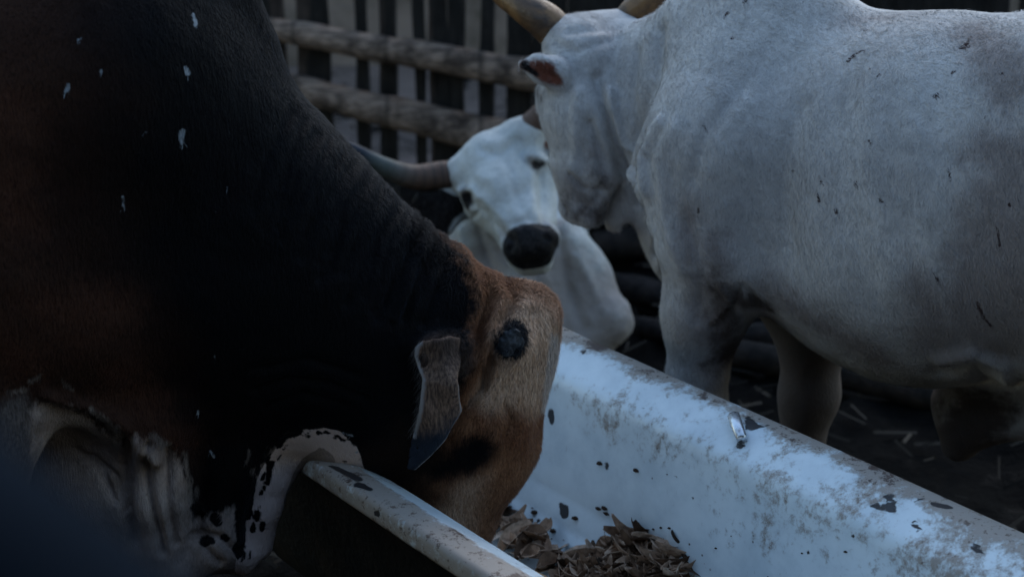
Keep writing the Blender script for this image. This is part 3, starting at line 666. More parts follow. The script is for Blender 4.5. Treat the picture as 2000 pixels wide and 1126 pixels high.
    tn = m.mix(m.ss(hair2, .3, .7), (.52, .33, .21), (.74, .52, .37)); c_ = m.mix(m.inside("tan", m.ma("ADD", m.ma("MULTIPLY", w1, .6), m.ma("MULTIPLY", hair2, .4)), .045, .026), c_, tn); c_ = m.mix(m.ma('MULTIPLY', m.inside("tan2", w1, .04, .03), .55), c_, tn)
    c_ = m.mix(m.ma('MULTIPLY', m.inside("jowl_shade", w2, .08, .035), .85), c_, (.016, .009, .006))  # shade below the eye, painted into the coat as dark brown
    c_ = m.mix(m.inside("eyepatch", w1, .030, .020), c_, (.004, .004, .005))
    c_ = m.mix(m.ma('MULTIPLY', m.inside("earbase", w1, .04, .02), .8), c_, m.mix(m.ss(hair2, .3, .7), (.035, .024, .021), (.11, .075, .058)))
    c_ = m.mix(m.inside("budring", m.noise(1, 3, .7, scl=(150, 150, 110)), .026, .004), c_, (.010, .012, .015))
    c_ = m.mix(m.inside("blaze", m.ma("ADD", m.ma("MULTIPLY", w1, .6), m.ma("MULTIPLY", hair2, .4)), .014, .004), c_, (.56, .46, .39))
    pl = m.mix(m.ss(w2, .3, .7), (.22, .17, .145), (.37, .305, .275)); strk = m.noise(1, 4, .65, scl=(60, 60, 16))
    pf = m.inside("pale", m.ma('ADD', m.ma('MULTIPLY', strk, .6), m.ma('MULTIPLY', hair2, .4)), .06, .009); c_ = m.mix(pf, c_, pl)
    c_ = m.mix(m.inside("greys", w1, .04, .015), c_, m.mix(w2, (.07, .06, .055), (.15, .13, .125)))
    c_ = m.mix(m.inside("edge", strk, .010, .0012), c_, m.mix(w2, (.54, .42, .385), (.70, .58, .54)))
    c_ = m.mix(m.ma('MULTIPLY', m.inside("whites", m.ma("ADD", m.ma("MULTIPLY", strk, .5), m.ma("MULTIPLY", hair2, .5)), .030, .004), .6), c_, (.22, .19, .17))
    c_ = m.mix(m.inside("blot", m.ma("ADD", m.ma("MULTIPLY", strk, .6), m.ma("MULTIPLY", w1, .4)), .024, .0022), c_, (.005, .005, .006))
    c_ = m.mix(m.inside("blot2", m.ma("ADD", m.ma("MULTIPLY", hair2, .5), m.ma("MULTIPLY", w1, .5)), .016, .0016), c_, (.005, .005, .006))
    c_ = m.mix(m.inside("flecks", m.ma("ADD", m.ma("MULTIPLY", hair2, .6), m.ma("MULTIPLY", w1, .4)), .020, .0014), c_, (.30, .34, .38))
    c_ = m.mix(m.ma('MULTIPLY', m.ss(hair, .42, .68, 0, .5), m.ma('MULTIPLY', m.ma('MULTIPLY_ADD', m.inside('edge', strk, .010, .0012), -.92, 1.0), m.ma('MULTIPLY_ADD', pf, -.6, 1.0))), c_, (.004, .003, .003)); m.col(c_)
    m.b.inputs["Sheen Weight"].default_value = .05; m.b.inputs["Sheen Roughness"].default_value = .35; m.b.inputs["Sheen Tint"].default_value = (.5, .7, 1, 1)
    m.bump(m.ma('ADD', m.ma('MULTIPLY', hair, .7), hair2), .005, .8)
    root = empty("bull", "black and brown bull with pale face patch, head lowered into the bathtub", "bull", (-1.0, 2.88, 0))
    body = child("body", me, m.m, root)
    hp = np.array([BP.uvp(985, 600), BP.uvp(900, 1040)]); ax3 = np.append(BP.u[:2] * (hp[1][0] - hp[0][0]), hp[1][1] - hp[0][1]); ax3 /= np.linalg.norm(ax3)
    hd_ = np.zeros(len(V), np.float32); me.attributes["head"].data.foreach_get("value", hd_)
    fur(me, root, m.m, 70000, .011, .0011, lambda P: np.tile(ax3, (len(P), 1)), .28, lambda V, N: (hd_ < .05) & ((V - BP.o) @ BP.n > -.05), .6)
    ga = lambda nm: (lambda a: (me.attributes[nm].data.foreach_get("value", a), a)[1])(np.zeros(len(V), np.float32))
    eg_, pl_ = ga("edge"), ga("pale")
    fur(me, root, m.m, 60000, .010, .0010, lambda P: np.tile(np.array([-.35, 0, -1.]), (len(P), 1)), .22, lambda V, N: (V[:, 0] > -1.1) & ((V - BP.o) @ BP.n > -.02) & (hd_ > .02) & (eg_ > .006) & (pl_ > -.02), .4)
    # ears: drooping leaves, one on each side
    eo = [(878, 664), (850, 668), (826, 678), (813, 694), (811, 712), (818, 732), (826, 744), (821, 782), (817, 822), (809, 860), (800, 895), (794, 922), (812, 920), (845, 890), (874, 858), (888, 832), (902, 806), (897, 772), (893, 738), (904, 704), (902, 676)]
    em = Mat("ear coat", .7, .08); eh = em.noise(1, 3, .6, scl=(260, 260, 60)); ew = em.noise(40, 4, .65)
    ecol = em.mix(em.ss(eh, .3, .7), (.055, .038, .032), (.20, .135, .10)); ecol = em.mix(em.inside("tip", em.ma("ADD", em.ma("MULTIPLY", ew, .6), em.ma("MULTIPLY", eh, .4)), .045, .022), ecol, em.mix(ew, (.007, .010, .016), (.020, .028, .042)))
    ecol = em.mix(em.ma('MULTIPLY', em.inside("rim", em.ma('ADD', em.ma('MULTIPLY', eh, .6), em.ma('MULTIPLY', ew, .4)), .010, .003), .85), ecol, (.30, .30, .31)); ecol = em.mix(em.inside("root", ew, .06, .035), ecol, em.mix(em.ss(eh, .3, .7), (.022, .016, .015), (.060, .042, .034))); em.col(ecol); em.bump(em.ma('ADD', eh, ew), .004, .8)
    for sg in (1, -1):
        EP = Plane(2.98 - sg * .205 * math.hypot(1, .10), .10)
        if sg < 0:
            near_ = Plane(2.98 - .205 * math.hypot(1, .10), .10); U0 = [near_.uvp(*p) for p in eo]
        S4 = Sculpt()
        Vn = np.array([EP.uvp(*p) for p in eo]) if sg > 0 else np.array(U0)
        ucl = np.interp
        vs_ = Vn[:, 1]; zz = np.linspace(vs_.min(), vs_.max(), 40)
        NP = Plane(2.98 - .205 * math.hypot(1, .10), .10); cl = np.array([NP.uvp(*p) for p in [(802, 918), (835, 880), (855, 830), (862, 780), (864, 735), (862, 700), (862, 668)]])
        def mid(Q, cl=cl, sg=sg):
            uc = np.interp(Q[:, 1], cl[:, 1], cl[:, 0]); t = (Q[:, 0] - uc) / .04; top = sstep(cl[0, 1], cl[-1, 1], Q[:, 1])
            return sg * (.016 - .020 * t ** 2 + .010 * np.tanh(t * 2) * (1 - top) - .030 * (1 - top) ** 1.5 - .034 * sstep(.75, 1.0, top) + .005 * np.sin(t * 3 + Q[:, 1] * 30) + .006 * np.sin(Q[:, 1] * 55) * np.tanh(t))
        def pf_(P, Vn=Vn, EP=EP, mid=mid):
            Q = EP.uv(P); o = (P - EP.o) @ EP.n - mid(Q); d2 = poly2(Q, Vn) + .004; dz = np.abs(o) - .0055 + .004
            return (np.minimum(np.maximum(d2, dz), 0) + np.sqrt(np.maximum(d2, 0) ** 2 + np.maximum(dz, 0) ** 2) - .004) * .7
        W3 = np.array([EP.o + EP.u * q[0] + np.array([0, 0, q[1]]) + EP.n * o for q in Vn for o in (-.09, .06)])
        S4.add((pf_, W3.min(0), W3.max(0)), .01); mE = S4.mesh(.0045, False); ve = getco(mE); setco(mE, ve + getno(mE) * (fbm(ve, 45, 2, 6) * .0012)[:, None]); ve = getco(mE)
        Qe = EP.uv(ve); L_ = lambda pts: np.array([NP.uvp(*p) for p in pts])
        attr(mE, "tip", poly2(Qe, L_([(770, 850), (828, 846), (855, 836), (890, 808), (915, 806), (900, 960), (770, 960)])))
        attr(mE, "root", poly2(Qe, L_([(830, 650), (920, 650), (915, 720), (880, 715), (850, 700)])))
        dr = np.full(len(ve), 9.0); A_ = L_([(820, 680), (813, 695), (812, 712), (820, 735), (825, 745), (820, 785), (815, 825), (807, 860)]); B_ = L_([(896, 745), (902, 806), (888, 832), (874, 858), (845, 890), (812, 920)])
        for C_, w_ in ((A_, .006), (B_, .0014)):
            for a, b in zip(C_[:-1], C_[1:]):
                e_ = b - a; wv = Qe - a; t = np.clip(wv @ e_ / (e_ @ e_), 0, 1); dr = np.minimum(dr, np.linalg.norm(wv - t[:, None] * e_, axis=1) - w_)
        attr(mE, "rim", dr)
        ear_o = child("ear", mE, em.m, root)
        # fringe of fine hairs along the rear edge
        fb = bmesh.new(); rr_ = random.Random(3)
        for k in range(150):
            t = rr_.random() * 6.99; i_ = int(t); f_ = t - i_; q = A_[i_] * (1 - f_) + A_[min(i_ + 1, 7)] * f_; Qq = q[None]; p = EP.o + EP.u * q[0] + np.array([0, 0, q[1]]) + EP.n * mid(Qq)[0]
            dr_ = -EP.u * rr_.uniform(.1, .7) + np.array([0, 0, -1.0]) + EP.n * rr_.uniform(-.3, .3); l_ = rr_.uniform(.012, .030); w_ = .0005
            a, b, c3 = p - EP.n * w_ + EP.u * .002, p + EP.u * .002 + np.array([0, 0, w_ * 2]), p + dr_ * l_
            fb.faces.new([fb.verts.new(a), fb.verts.new(b), fb.verts.new(c3)])
        mf = bpy.data.meshes.new("ear_fringe"); fb.to_mesh(mf); fb.free()
        fm = bpy.data.materials.get("fringe") or bpy.data.materials.new("fringe"); fm.use_nodes = True; fm.node_tree.nodes["Principled BSDF"].inputs["Base Color"].default_value = (.30, .29, .29, 1)
        fo = link("fringe", mf, fm); fo.parent = ear_o
    # horn buds
    mh = Mat("horn bud", .55, .3); a = mh.noise(60, 4, .7); mh.col(mh.mix(mh.ss(a, .4, .7), (.008, .010, .012), (.055, .062, .072))); mh.bump(a, .004)
    bv = BP.tree
    for sg in (1, -1):
        cpt = BP.pt(1000, 668, .13 * sg); r = BP.sz(1000, 668, 27)
        hh = bv.find_nearest(Vector(cpt)); cc = np.array(hh[0]); nn = np.array(hh[1]); 
        s2 = Sculpt(); s2.add(ell(cc, (r * .86, r * .20, r * 1.0)), .005); s2.add(ell(cc + np.array([-.006, 0, -.01]) + nn * .001, (r * .5, r * .25, r * .55)), .012)
        mb = s2.mesh(.003, False); vb = getco(mb); setco(mb, vb + getno(mb) * (fbm(vb, 110, 3, 3) * .0030)[:, None]); child("horn_bud", mb, mh.m, root)
    # eye
    me_ = Mat("dark eye", .12, .5); me_.col((.006, .005, .006))
    for sg in (1, -1):
        s3 = Sculpt(); s3.add(ell(BP.pt(926, 880, .098 * sg), (.021, .017, .019)), .004); child("eye", s3.mesh(.004, False), me_.m, root)
    return root, body, me, V
BULL, BULLB, BULLM, BULLV = build_bull()

# ------------------------------------------------------------------ WHITE COW (standing, right)
WP = Plane(3.35 + .71 * 1.02, -.71)
def horn_mat():
    m = Mat("horn", .45, .4); a = m.noise(9, 5, .65, dist=.8); b = m.noise(40, 4, .6); m.col(m.mix(m.ss(a, .42, .62), (.19, .10, .04), m.mix(b, (.022, .015, .011), (.08, .045, .026)))); m.bump(b, .004); return m.m
HORN = horn_mat()
def white_coat(name, c0, c1):
    m = Mat(name, .75, .12); w1 = m.noise(4, 5, .6); w2 = m.noise(22, 4, .65); h = m.noise(1, 3, .6, scl=(260, 260, 90)); fl = m.noise(1, 3, .7, scl=(60, 60, 26)); fz = m.noise(6, 3, .5)
    c = m.mix(m.ss(w1, .3, .72), c0, c1); c = m.mix(m.ss(w2, .4, .8, 0, .4), c, tuple(q * .72 for q in c1))
    g = m.inside("grime_shade", w2, .12, .05); c = m.mix(m.ma('MULTIPLY', g, .72), c, m.mix(w2, (.12, .09, .08), (.2, .16, .15)))
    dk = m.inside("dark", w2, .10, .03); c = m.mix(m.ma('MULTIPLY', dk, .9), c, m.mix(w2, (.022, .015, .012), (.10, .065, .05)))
    f = m.ma('MULTIPLY', m.ss(fl, .71, .75), m.ss(fz, .45, .6)); c = m.mix(m.ma('MULTIPLY', f, .75), c, (.06, .04, .04))
    c = m.mix(m.inside("mark", m.noise(1, 4, .7, scl=(150, 150, 90)), .014, .0018), c, (.035, .018, .018))
    c = m.mix(m.inside("skin", w2, .02, .006), c, m.mix(w2, (.085, .026, .016), (.22, .075, .045)))
    bk = m.inside("black", w2, .02, .004); c = m.mix(bk, c, (.003, .0035, .005)); m.rough(m.ma("MULTIPLY_ADD", bk, -.2, .75))
    c = m.mix(m.ss(h, .45, .72, 0, .22), c, (.13, .12, .12)); c = m.mix(m.ss(m.noise(1, 4, .7, scl=(90, 90, 34, .3, .5, .2)), .5, .75, 0, .22), c, (.10, .09, .09)); m.col(c); m.bump(m.ma('ADD', h, m.ma('MULTIPLY', w2, .8)), .005, .7)
    m.b.inputs["Sheen Weight"].default_value = .03
    return m
def sdf_attr(me, name, V, prims):
    d = np.full(len(V), 9.0)
    for f, lo, hi in prims:
        M = np.all((V > lo - .3) & (V < hi + .3), 1); d[M] = np.minimum(d[M], f(V[M]))
    attr(me, name, d)
def build_white():
    S = Sculpt(); n = WP.n; T = WP.pt
    def R(p, r): return WP.sz(p[0], p[1], r)
    def c(a, ra, b, rb, oa=0, ob=None, k=.05, sq=1.0):
        ob = oa if ob is None else ob
        S.add(cone(T(a[0], a[1], oa), R(a, ra), T(b[0], b[1], ob), R(b, rb), n, sq), k)
    c((1530, 330), 270, (1790, 391), 347, k=.1, sq=.8); c((1790, 391), 347, (2180, 376), 343, k=.1, sq=.82); c((2180, 370), 345, (2560, 330), 320, k=.1, sq=.8)
    c((1440, 110), 170, (1500, 40), 130, k=.08, sq=.5); c((1490, 60), 110, (1480, -60), 80, k=.08, sq=.6)      # hump
    c((1430, 300), 165, (1420, 430), 145, .17, .17, .07, .8)           # near shoulder blade
    c((1430, 200), 130, (1330, 340), 92, .10, .19, .06, .8)             # point of the shoulder
    c((1440, 300), 180, (1360, 420), 120, -.12, -.12, .08, .8)
    c((1510, 180), 225, (1320, 205), 170, .0, -.02, .08, .7); c((1320, 205), 170, (1215, 150), 112, -.02, -.03, .05, .7)   # neck
    c((1300, 330), 90, (1340, 500), 75, -.02, .0, .07, .7)             # brisket
    c((1260, 260), 80, (1205, 400), 26, .02, .04, .05, .45); c((1205, 400), 26, (1198, 436), 17, .04, .04, .02, .6); c((1240, 330), 30, (1300, 480), 20, .0, .0, .05, .6)
    # head
    c((1140, 118), 80, (1132, 215), 76, .05, .08, .03, .95); c((1132, 215), 76, (1135, 320), 56, .08, .09, .03, .85); c((1135, 320), 54, (1133, 398), 36, .09, .09, .02, 1.0)
    c((1175, 215), 66, (1172, 330), 40, .09, .10, .03, .75); c((1172, 330), 38, (1160, 412), 24, .10, .09, .015, .9); c((1118, 404), 24, (1150, 418), 24, .11, .11, .012)
    S.cut(cone(T(1101, 402, .14), R((1101, 402), 5), T(1106, 414, .145), R((1106, 414), 6)), .01); S.cut(cone(T(1118, 432, .14), .003, T(1168, 405, .15), .003), .008)
    c((1100, 70), 36, (1205, 52), 32, .04, -.06, .04)                   # poll
    c((1062, 178), 15, (1060, 205), 13, .10, .10, .02)
    # ear (near)
    c((1110, 160), 24, (1084, 142), 30, .12, .16, .02, .8); c((1084, 142), 32, (1054, 134), 26, .16, .185, .012, .42); c((1054, 134), 26, (1020, 126), 8, .185, .205, .012, .42)
    S.cut(cone(T(1084, 158, .195), R((1082, 160), 13), T(1045, 140, .21), R((1045, 140), 10)), .010)
    # legs
    c((1410, 470), 118, (1375, 610), 74, .17, .17, .06, .8); c((1375, 610), 72, (1362, 740), 50, .17, .17, .05); c((1362, 740), 50, (1362, 800), 50, .17, .17, .04); c((1362, 800), 48, (1352, 930), 38, .17, .17, .04); c((1352, 930), 38, (1345, 1010), 46, .17, .17, .03)
    c((1500, 480), 120, (1585, 640), 74, -.10, -.16, .06, .8); c((1585, 640), 70, (1580, 770), 56, -.16, -.16, .05); c((1580, 770), 56, (1560, 930), 36, -.16, -.16, .04); c((1560, 930), 36, (1550, 960), 44, -.16, -.16, .03)
    c((1960, 700), 90, (1885, 790), 62, -.12, -.14, .06); c((1885, 790), 62, (1872, 864), 38, -.14, -.14, .04); c((2100, 780), 70, (1900, 830), 44, -.12, -.14, .05); c((2100, 780), 60, (2140, 980), 34, -.14, -.16, .04); c((2140, 980), 34, (2130, 1090), 40, -.16, -.16, .04)
    c((2330, 380), 300, (2230, 720), 140, .14, .16, .08, .6); c((2120, 660), 100, (1985, 640), 46, .12, .12, .08, .7); c((2230, 720), 130, (2320, 1000), 65, .16, .17, .06); c((2320, 1000), 62, (2290, 1300), 46, .17, .17, .04); c((2290, 1300), 46, (2270, 1380), 56, .17, .17, .04)
    c((2560, 330), 250, (2560, 600), 150, -.1, -.12, .08, .6)
    # hollow behind the shoulder, armpit
    S.cut(cone(T(1500, 250, .40), R((1500, 250), 55), T(1470, 520, .36), R((1470, 520), 45)), .10)
    me = S.mesh(.0095, True); V = getco(me); N = getno(me); WP.tree = bvh_of(me, V)
    def st3(pts, off, r): return [cone(T(*a, off), R(a, r), T(*b, off), R(b, r)) for a, b in zip(pts[:-1], pts[1:])]
    D = np.zeros(len(V)); Q = WP.uv(V); O = (V - WP.o) @ WP.n; near = sstep(-.02, .05, O)
    for pts, w, amp in [([(1290, 60), (1280, 160), (1240, 290)], .02, -.010), ([(1165, 150), (1185, 230), (1215, 320), (1245, 400)], .012, -.014), ([(1190, 180), (1220, 280), (1245, 370)], .010, .008), ([(1150, 240), (1172, 300), (1180, 350), (1165, 385)], .010, -.008), ([(1115, 340), (1140, 365), (1180, 372)], .008, -.006), ([(1130, 180), (1125, 260), (1120, 330)], .012, .005), ([(1245, 100), (1235, 200), (1240, 260)], .015, -.007), ([(1085, 85), (1130, 100), (1180, 80)], .012, -.005), ([(1110, 60), (1150, 55), (1210, 50)], .01, -.006), ([(1260, 270), (1235, 330), (1250, 400), (1275, 500)], .012, -.012), ([(1290, 240), (1255, 300), (1262, 370)], .015, .010), ([(1320, 250), (1290, 310), (1300, 420), (1330, 520)], .02, .008), ([(1440, 180), (1380, 260), (1350, 350)], .02, -.006),
                        ([(1560, 220), (1530, 350), (1540, 480)], .025, -.006), ([(1840, 700), (1900, 685), (1960, 712), (2010, 762)], .018, .010), ([(1830, 725), (1900, 715), (1960, 745)], .016, -.010), ([(1480, 590), (1450, 560), (1430, 600), (1400, 640)], .010, -.008), ([(1410, 560), (1430, 590), (1400, 620)], .008, .006), ([(1250, 400), (1270, 460), (1290, 540)], .008, -.007),
                        ([(1340, 430), (1370, 520), (1360, 620)], .018, -.005), ([(1650, 150), (1640, 350), (1690, 560)], .05, -.004), ([(1700, 150), (1700, 350), (1740, 560)], .03, .003), ([(1790, 150), (1790, 350), (1830, 560)], .03, .002)]:
        U = np.array([WP.uvp(*p) for p in pts]); dm = np.full(len(Q), 9.0)
        for a, b in zip(U[:-1], U[1:]):
            e_ = b - a; wv = Q - a; t = np.clip(wv @ e_ / (e_ @ e_), 0, 1); dm = np.minimum(dm, np.linalg.norm(wv - t[:, None] * e_, axis=1))
        D += 1.5 * amp * np.exp(-(dm / w) ** 2) * near
    D += fbm(V, 6, 3, 33) * .004 + fbm(V, 28, 2, 8) * .0007
    V = V + N * D[:, None]; setco(me, V)
    setup = bvh_of(me, V); WP.tree = setup; Hs = lambda x, y, r0, x1, y1, r1: cone(WP.surf(x, y), r0, WP.surf(x1, y1), r1)
    sdf_attr(me, "grime_shade", V, [Hs(1930, 300, .05, 1985, 330, .09), Hs(1970, 400, .09, 1960, 620, .14), Hs(1900, 60, .03, 1985, 150, .07), Hs(1660, 36, .008, 1730, 36, .012), Hs(1500, 560, .03, 1700, 690, .05), Hs(1800, 560, .04, 1850, 680, .08), Hs(1105, 350, .02, 1150, 400, .035), Hs(1155, 290, .008, 1185, 345, .016), Hs(1395, 480, .03, 1380, 640, .05), cone(T(1410, 700, .17), .05, T(1360, 900, .17), .09), Hs(1340, 400, .02, 1350, 500, .03)])
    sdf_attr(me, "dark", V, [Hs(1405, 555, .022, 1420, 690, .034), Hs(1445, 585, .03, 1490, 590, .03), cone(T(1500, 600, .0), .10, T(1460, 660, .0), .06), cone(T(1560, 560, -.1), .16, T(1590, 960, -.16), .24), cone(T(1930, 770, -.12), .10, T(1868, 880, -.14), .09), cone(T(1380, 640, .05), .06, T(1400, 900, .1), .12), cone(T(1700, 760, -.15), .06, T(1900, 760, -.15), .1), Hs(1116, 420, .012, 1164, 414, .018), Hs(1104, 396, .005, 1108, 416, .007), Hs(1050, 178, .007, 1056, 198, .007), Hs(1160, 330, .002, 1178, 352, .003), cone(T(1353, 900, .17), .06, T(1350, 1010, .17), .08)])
    mk = []
    wb = WP.tree
    for a, b, r in [((1656, 120), (1664, 110), 3), ((1664, 110), (1686, 98), 1.5), ((1880, 92), (1888, 86), 4), ((1885, 88), (1895, 72), 1), ((1875, 95), (1893, 92), 1.5), ((1824, 190), (1829, 184), 2.5), ((1861, 142), (1864, 139), 2), ((1684, 60), (1692, 59), 1.5), ((1715, 149), (1718, 147), 1.5), ((1698, 275), (1699, 277), 2), ((1633, 410), (1634, 414), 3), ((1597, 380), (1599, 392), 2), ((1603, 355), (1604, 357), 2), ((1672, 355), (1670, 360), 2), ((1717, 388), (1722, 394), 1.2), ((1421, 26), (1416, 31), 2.5), ((1454, 3), (1457, 1), 2.5), ((1908, 590), (1920, 620), 1.8), ((1920, 620), (1935, 635), 1.5), ((1825, 533), (1834, 552), 1.2), ((1548, 333), (1549, 336), 1.5), ((1955, 145), (1957, 143), 2), ((1947, 445), (1953, 480), 1), ((1852, 330), (1856, 350), 1.2), ((1971, 400), (1974, 402), 2), ((1430, 75), (1431, 76), 2), ((1364, 408), (1363, 415), 1.5), ((1375, 245), (1376, 247), 1.5)]:
        h0 = wb.ray_cast(Vector(ORG), Vector(ray(*a))); h1 = wb.ray_cast(Vector(ORG), Vector(ray(*b)))
        if h0[0] and h1[0]: mk.append(cone(h0[0], r * h0[3] / FPX + .0012, h1[0], r * h1[3] / FPX + .0012))
    sdf_attr(me, "mark", V, mk)
    sdf_attr(me, "skin", V, [Hs(1088, 156, .014, 1056, 140, .022), Hs(1075, 132, .010, 1045, 128, .014), Hs(1050, 138, .012, 1024, 130, .012)])
    sdf_attr(me, "black", V, [Hs(1050, 148, .006, 1026, 130, .011), Hs(1056, 190, .004, 1058, 196, .004)])
    m = white_coat("white coat", (.58, .56, .54), (.43, .41, .395))
    root = empty("white_cow", "white horned cow standing side-on behind the bathtub, grey smudged flank", "cow", (.75, 3.6, 0))
    body = child("body", me, m.m, root)
    fur(me, root, m.m, 110000, .013, .0011, lambda P: np.tile(np.array([.6, -.3, -.75]), (len(P), 1)), .20, lambda V, N: ((V - WP.o) @ WP.n > .0) & (V[:, 0] < 1.6) & (V[:, 2] > .45), .5)
    R2 = lambda a, r: R(a, r)
    P = [T(1098, 78, .04), T(1068, 45, .06), T(1025, 15, .07), T(975, -22, .06), T(930, -90, .03), T(915, -180, -.02)]
    child("horn", tube("horn", P, [R2((1098, 78), v) for v in (36, 37, 31, 24, 17, 4)], 20, 8), HORN, root)
    P = [T(1215, 50, -.07), T(1245, 18, -.09), T(1285, -8, -.10), T(1350, -60, -.10), T(1400, -150, -.06), T(1400, -240, -.02)]
    child("horn", tube("horn", P, [R2((1098, 78), v) for v in (26, 30, 27, 22, 14, 4)], 20, 8), HORN, root)
    ey = Mat("cow eye", .15, .5); ey.col((.008, .007, .008)); s3 = Sculpt(); s3.add(ell(T(1061, 192, .108), (.016, .016, .016)), .004); child("eye", s3.mesh(.004, False), ey.m, root)
    tl = [T(2900, 60, 0), T(3050, 250, 0), T(3060, 700, 0), T(3050, 1050, 0)]
    child("tail", tube("tail", tl, [.045, .03, .02, .035], 12, 6), m.m, root)
    return root
WHITE = build_white()

# ------------------------------------------------------------------ LYING COW (between the two)
CP2 = Plane(4.85, 0.0)
def build_lying():
    S = Sculpt(); T = CP2.pt
    def c(a, ra, b, rb, oa=0, ob=None, k=.04, sq=1.0):
        ob = oa if ob is None else ob
        ra = ra * (CP2.depth(*a) - oa) / FPX; rb = rb * (CP2.depth(*b) - ob) / FPX
        S.add(cone(T(a[0], a[1], oa), ra, T(b[0], b[1], ob), rb, CP2.n, sq), k)
    # head seen from the front, turned up to the right; poll farther back than the muzzle
    c((902, 335), 34, (960, 305), 44, 0, .01, .03); c((960, 305), 44, (1030, 268), 36, .01, .0, .03); c((1010, 262), 32, (1040, 250), 24, 0, 0, .03)
    c((965, 330), 62, (985, 370), 68, .03, .08, .05); c((985, 370), 62, (1018, 435), 48, .08, .19, .04); c((1018, 435), 46, (1034, 470), 50, .19, .24, .03)
    c((925, 380), 26, (940, 400), 30, .06, .06, .03); c((1040, 318), 30, (1045, 345), 32, .05, .05, .03)
    c((960, 395), 42, (1010, 470), 30, .02, .15, .04); c((1050, 360), 36, (1058, 440), 30, .02, .15, .04)
    c((1020, 478), 42, (1056, 472), 42, .25, .25, .01); c((1026, 505), 34, (1050, 502), 34, .24, .24, .02)
    S.cut(cone(T(913, 384, .115), .018, T(914, 394, .115), .016), .015); S.cut(cone(T(1058, 322, .10), .014, T(1040, 324, .12), .014), .012)
    S.cut(cone(T(1002, 478, .315), .012, T(996, 488, .30), .008), .01); S.cut(cone(T(1060, 458, .315), .012, T(1070, 466, .30), .008), .01); S.cut(cone(T(1032, 450, .33), .004, T(1036, 500, .33), .003), .012)
    S.cut(cone(T(1005, 522, .32), .004, T(1070, 515, .32), .004), .008)
    # ears
    c((900, 385), 16, (880, 395), 24, 0, .0, .02, .5); c((892, 398), 34, (855, 408), 40, .0, .02, .012, .25); c((855, 408), 40, (812, 388), 12, .02, .03, .012, .25); c((865, 410), 34, (872, 448), 14, .01, .03, .02, .3)
    c((1058, 300), 16, (1078, 292), 22, 0, .0, .02, .5); c((1078, 292), 22, (1120, 290), 12, .0, .02, .012, .35)
    # neck, chest, folded knee, trunk
    c((970, 360), 70, (985, 520), 100, -.15, -.15, .08); c((930, 480), 52, (960, 640), 70, -.12, -.1, .06); c((1070, 480), 50, (1108, 620), 98, -.12, -.08, .08); c((1015, 560), 60, (1030, 720), 80, .0, .0, .08)
    c((1120, 640), 92, (1192, 628), 34, -.05, .02, .05); c((1195, 632), 32, (1120, 700), 36, .02, .06, .04); c((1112, 500), 44, (1184, 606), 36, -.10, -.04, .08); c((1090, 460), 30, (1150, 530), 36, -.12, -.1, .06)
    S.add(ell((.04, 5.55, .20), (.22, .6, .20)), .08)
    me = S.mesh(.011, True); V = getco(me); N = getno(me); CP2.tree = bvh_of(me, V); D = np.zeros(len(V)); Q = CP2.uv(V)
    for pts, w, amp in [([(930, 400), (965, 440), (1000, 470)], .010, -.010), ([(945, 385), (985, 430), (1010, 450)], .012, .008), ([(1058, 340), (1060, 390), (1062, 430)], .010, -.008), ([(985, 300), (1000, 350), (1015, 400)], .016, -.007), ([(935, 345), (965, 350), (975, 400)], .014, .007), ([(1030, 300), (1035, 345), (1040, 400)], .012, .007), ([(895, 370), (925, 368), (938, 385)], .008, .010), ([(1030, 308), (1050, 306), (1070, 315)], .008, .010),
        ([(940, 290), (975, 300), (1010, 275)], .014, -.008), ([(1000, 440), (1030, 425), (1065, 440)], .008, -.008), ([(930, 440), (950, 500), (975, 560)], .016, -.014), ([(900, 450), (920, 520)], .016, .010), ([(1090, 480), (1110, 560), (1140, 640)], .018, -.012), ([(1050, 540), (1060, 620)], .02, -.012), ([(1130, 500), (1165, 580)], .016, .008), ([(925, 400), (935, 412), (925, 425)], .006, -.006)]:
        U = np.array([CP2.uvp(*p) for p in pts]); dm = np.full(len(Q), 9.0)
        for a, b in zip(U[:-1], U[1:]):
            e_ = b - a; wv = Q - a; t = np.clip(wv @ e_ / (e_ @ e_), 0, 1); dm = np.minimum(dm, np.linalg.norm(wv - t[:, None] * e_, axis=1))
        D += amp * np.exp(-(dm / w) ** 2) * (V[:, 1] < 5.3)
    V = V + N * (D + fbm(V, 9, 3, 12) * .005 + fbm(V, 30, 3, 2) * .0025)[:, None]; setco(me, V)
    big = lambda p: cone(T(*p[0], p[1]), p[2], T(*p[3], p[4]), p[5])
    sdf_attr(me, "grime_shade", V, [big(((1005, 380), .16, .006, (1010, 400), .17, .008)), cone((.02, 4.95, .30), .2, (.25, 4.95, .0), .32), cone((-.15, 4.95, .35), .08, (-.1, 5.0, 0), .2), big(((1000, 470), .25, .035, (1068, 455), .25, .03)), big(((880, 330), .0, .02, (900, 340), .0, .015))])  # neck and body entries paint the shade of the face into the coat
    sdf_attr(me, "dark", V, [big(((908, 380), .10, .012, (918, 398), .10, .012)), big(((1040, 320), .10, .012, (1058, 326), .10, .010)), big(((930, 405), .05, .004, (965, 440), .08, .004)), big(((1084, 300), .03, .012, (1088, 350), .03, .014))])
    sdf_attr(me, "mark", V, [cone((9, 9, 9), .01, (9, 9, 9.1), .01)]); sdf_attr(me, "skin", V, [big(((1065, 275), .0, .02, (1120, 290), .02, .03))])
    sdf_attr(me, "black", V, [big(((1022, 486), .30, .068, (1054, 482), .30, .068)), big(((905, 396), .0, .026, (845, 408), .03, .066)), big(((840, 405), .03, .06, (808, 384), .03, .04)), big(((865, 430), .03, .03, (865, 450), .03, .02)), big(((911, 384), .09, .018, (915, 398), .09, .016)), big(((1040, 323), .09, .014, (1058, 324), .09, .014))])
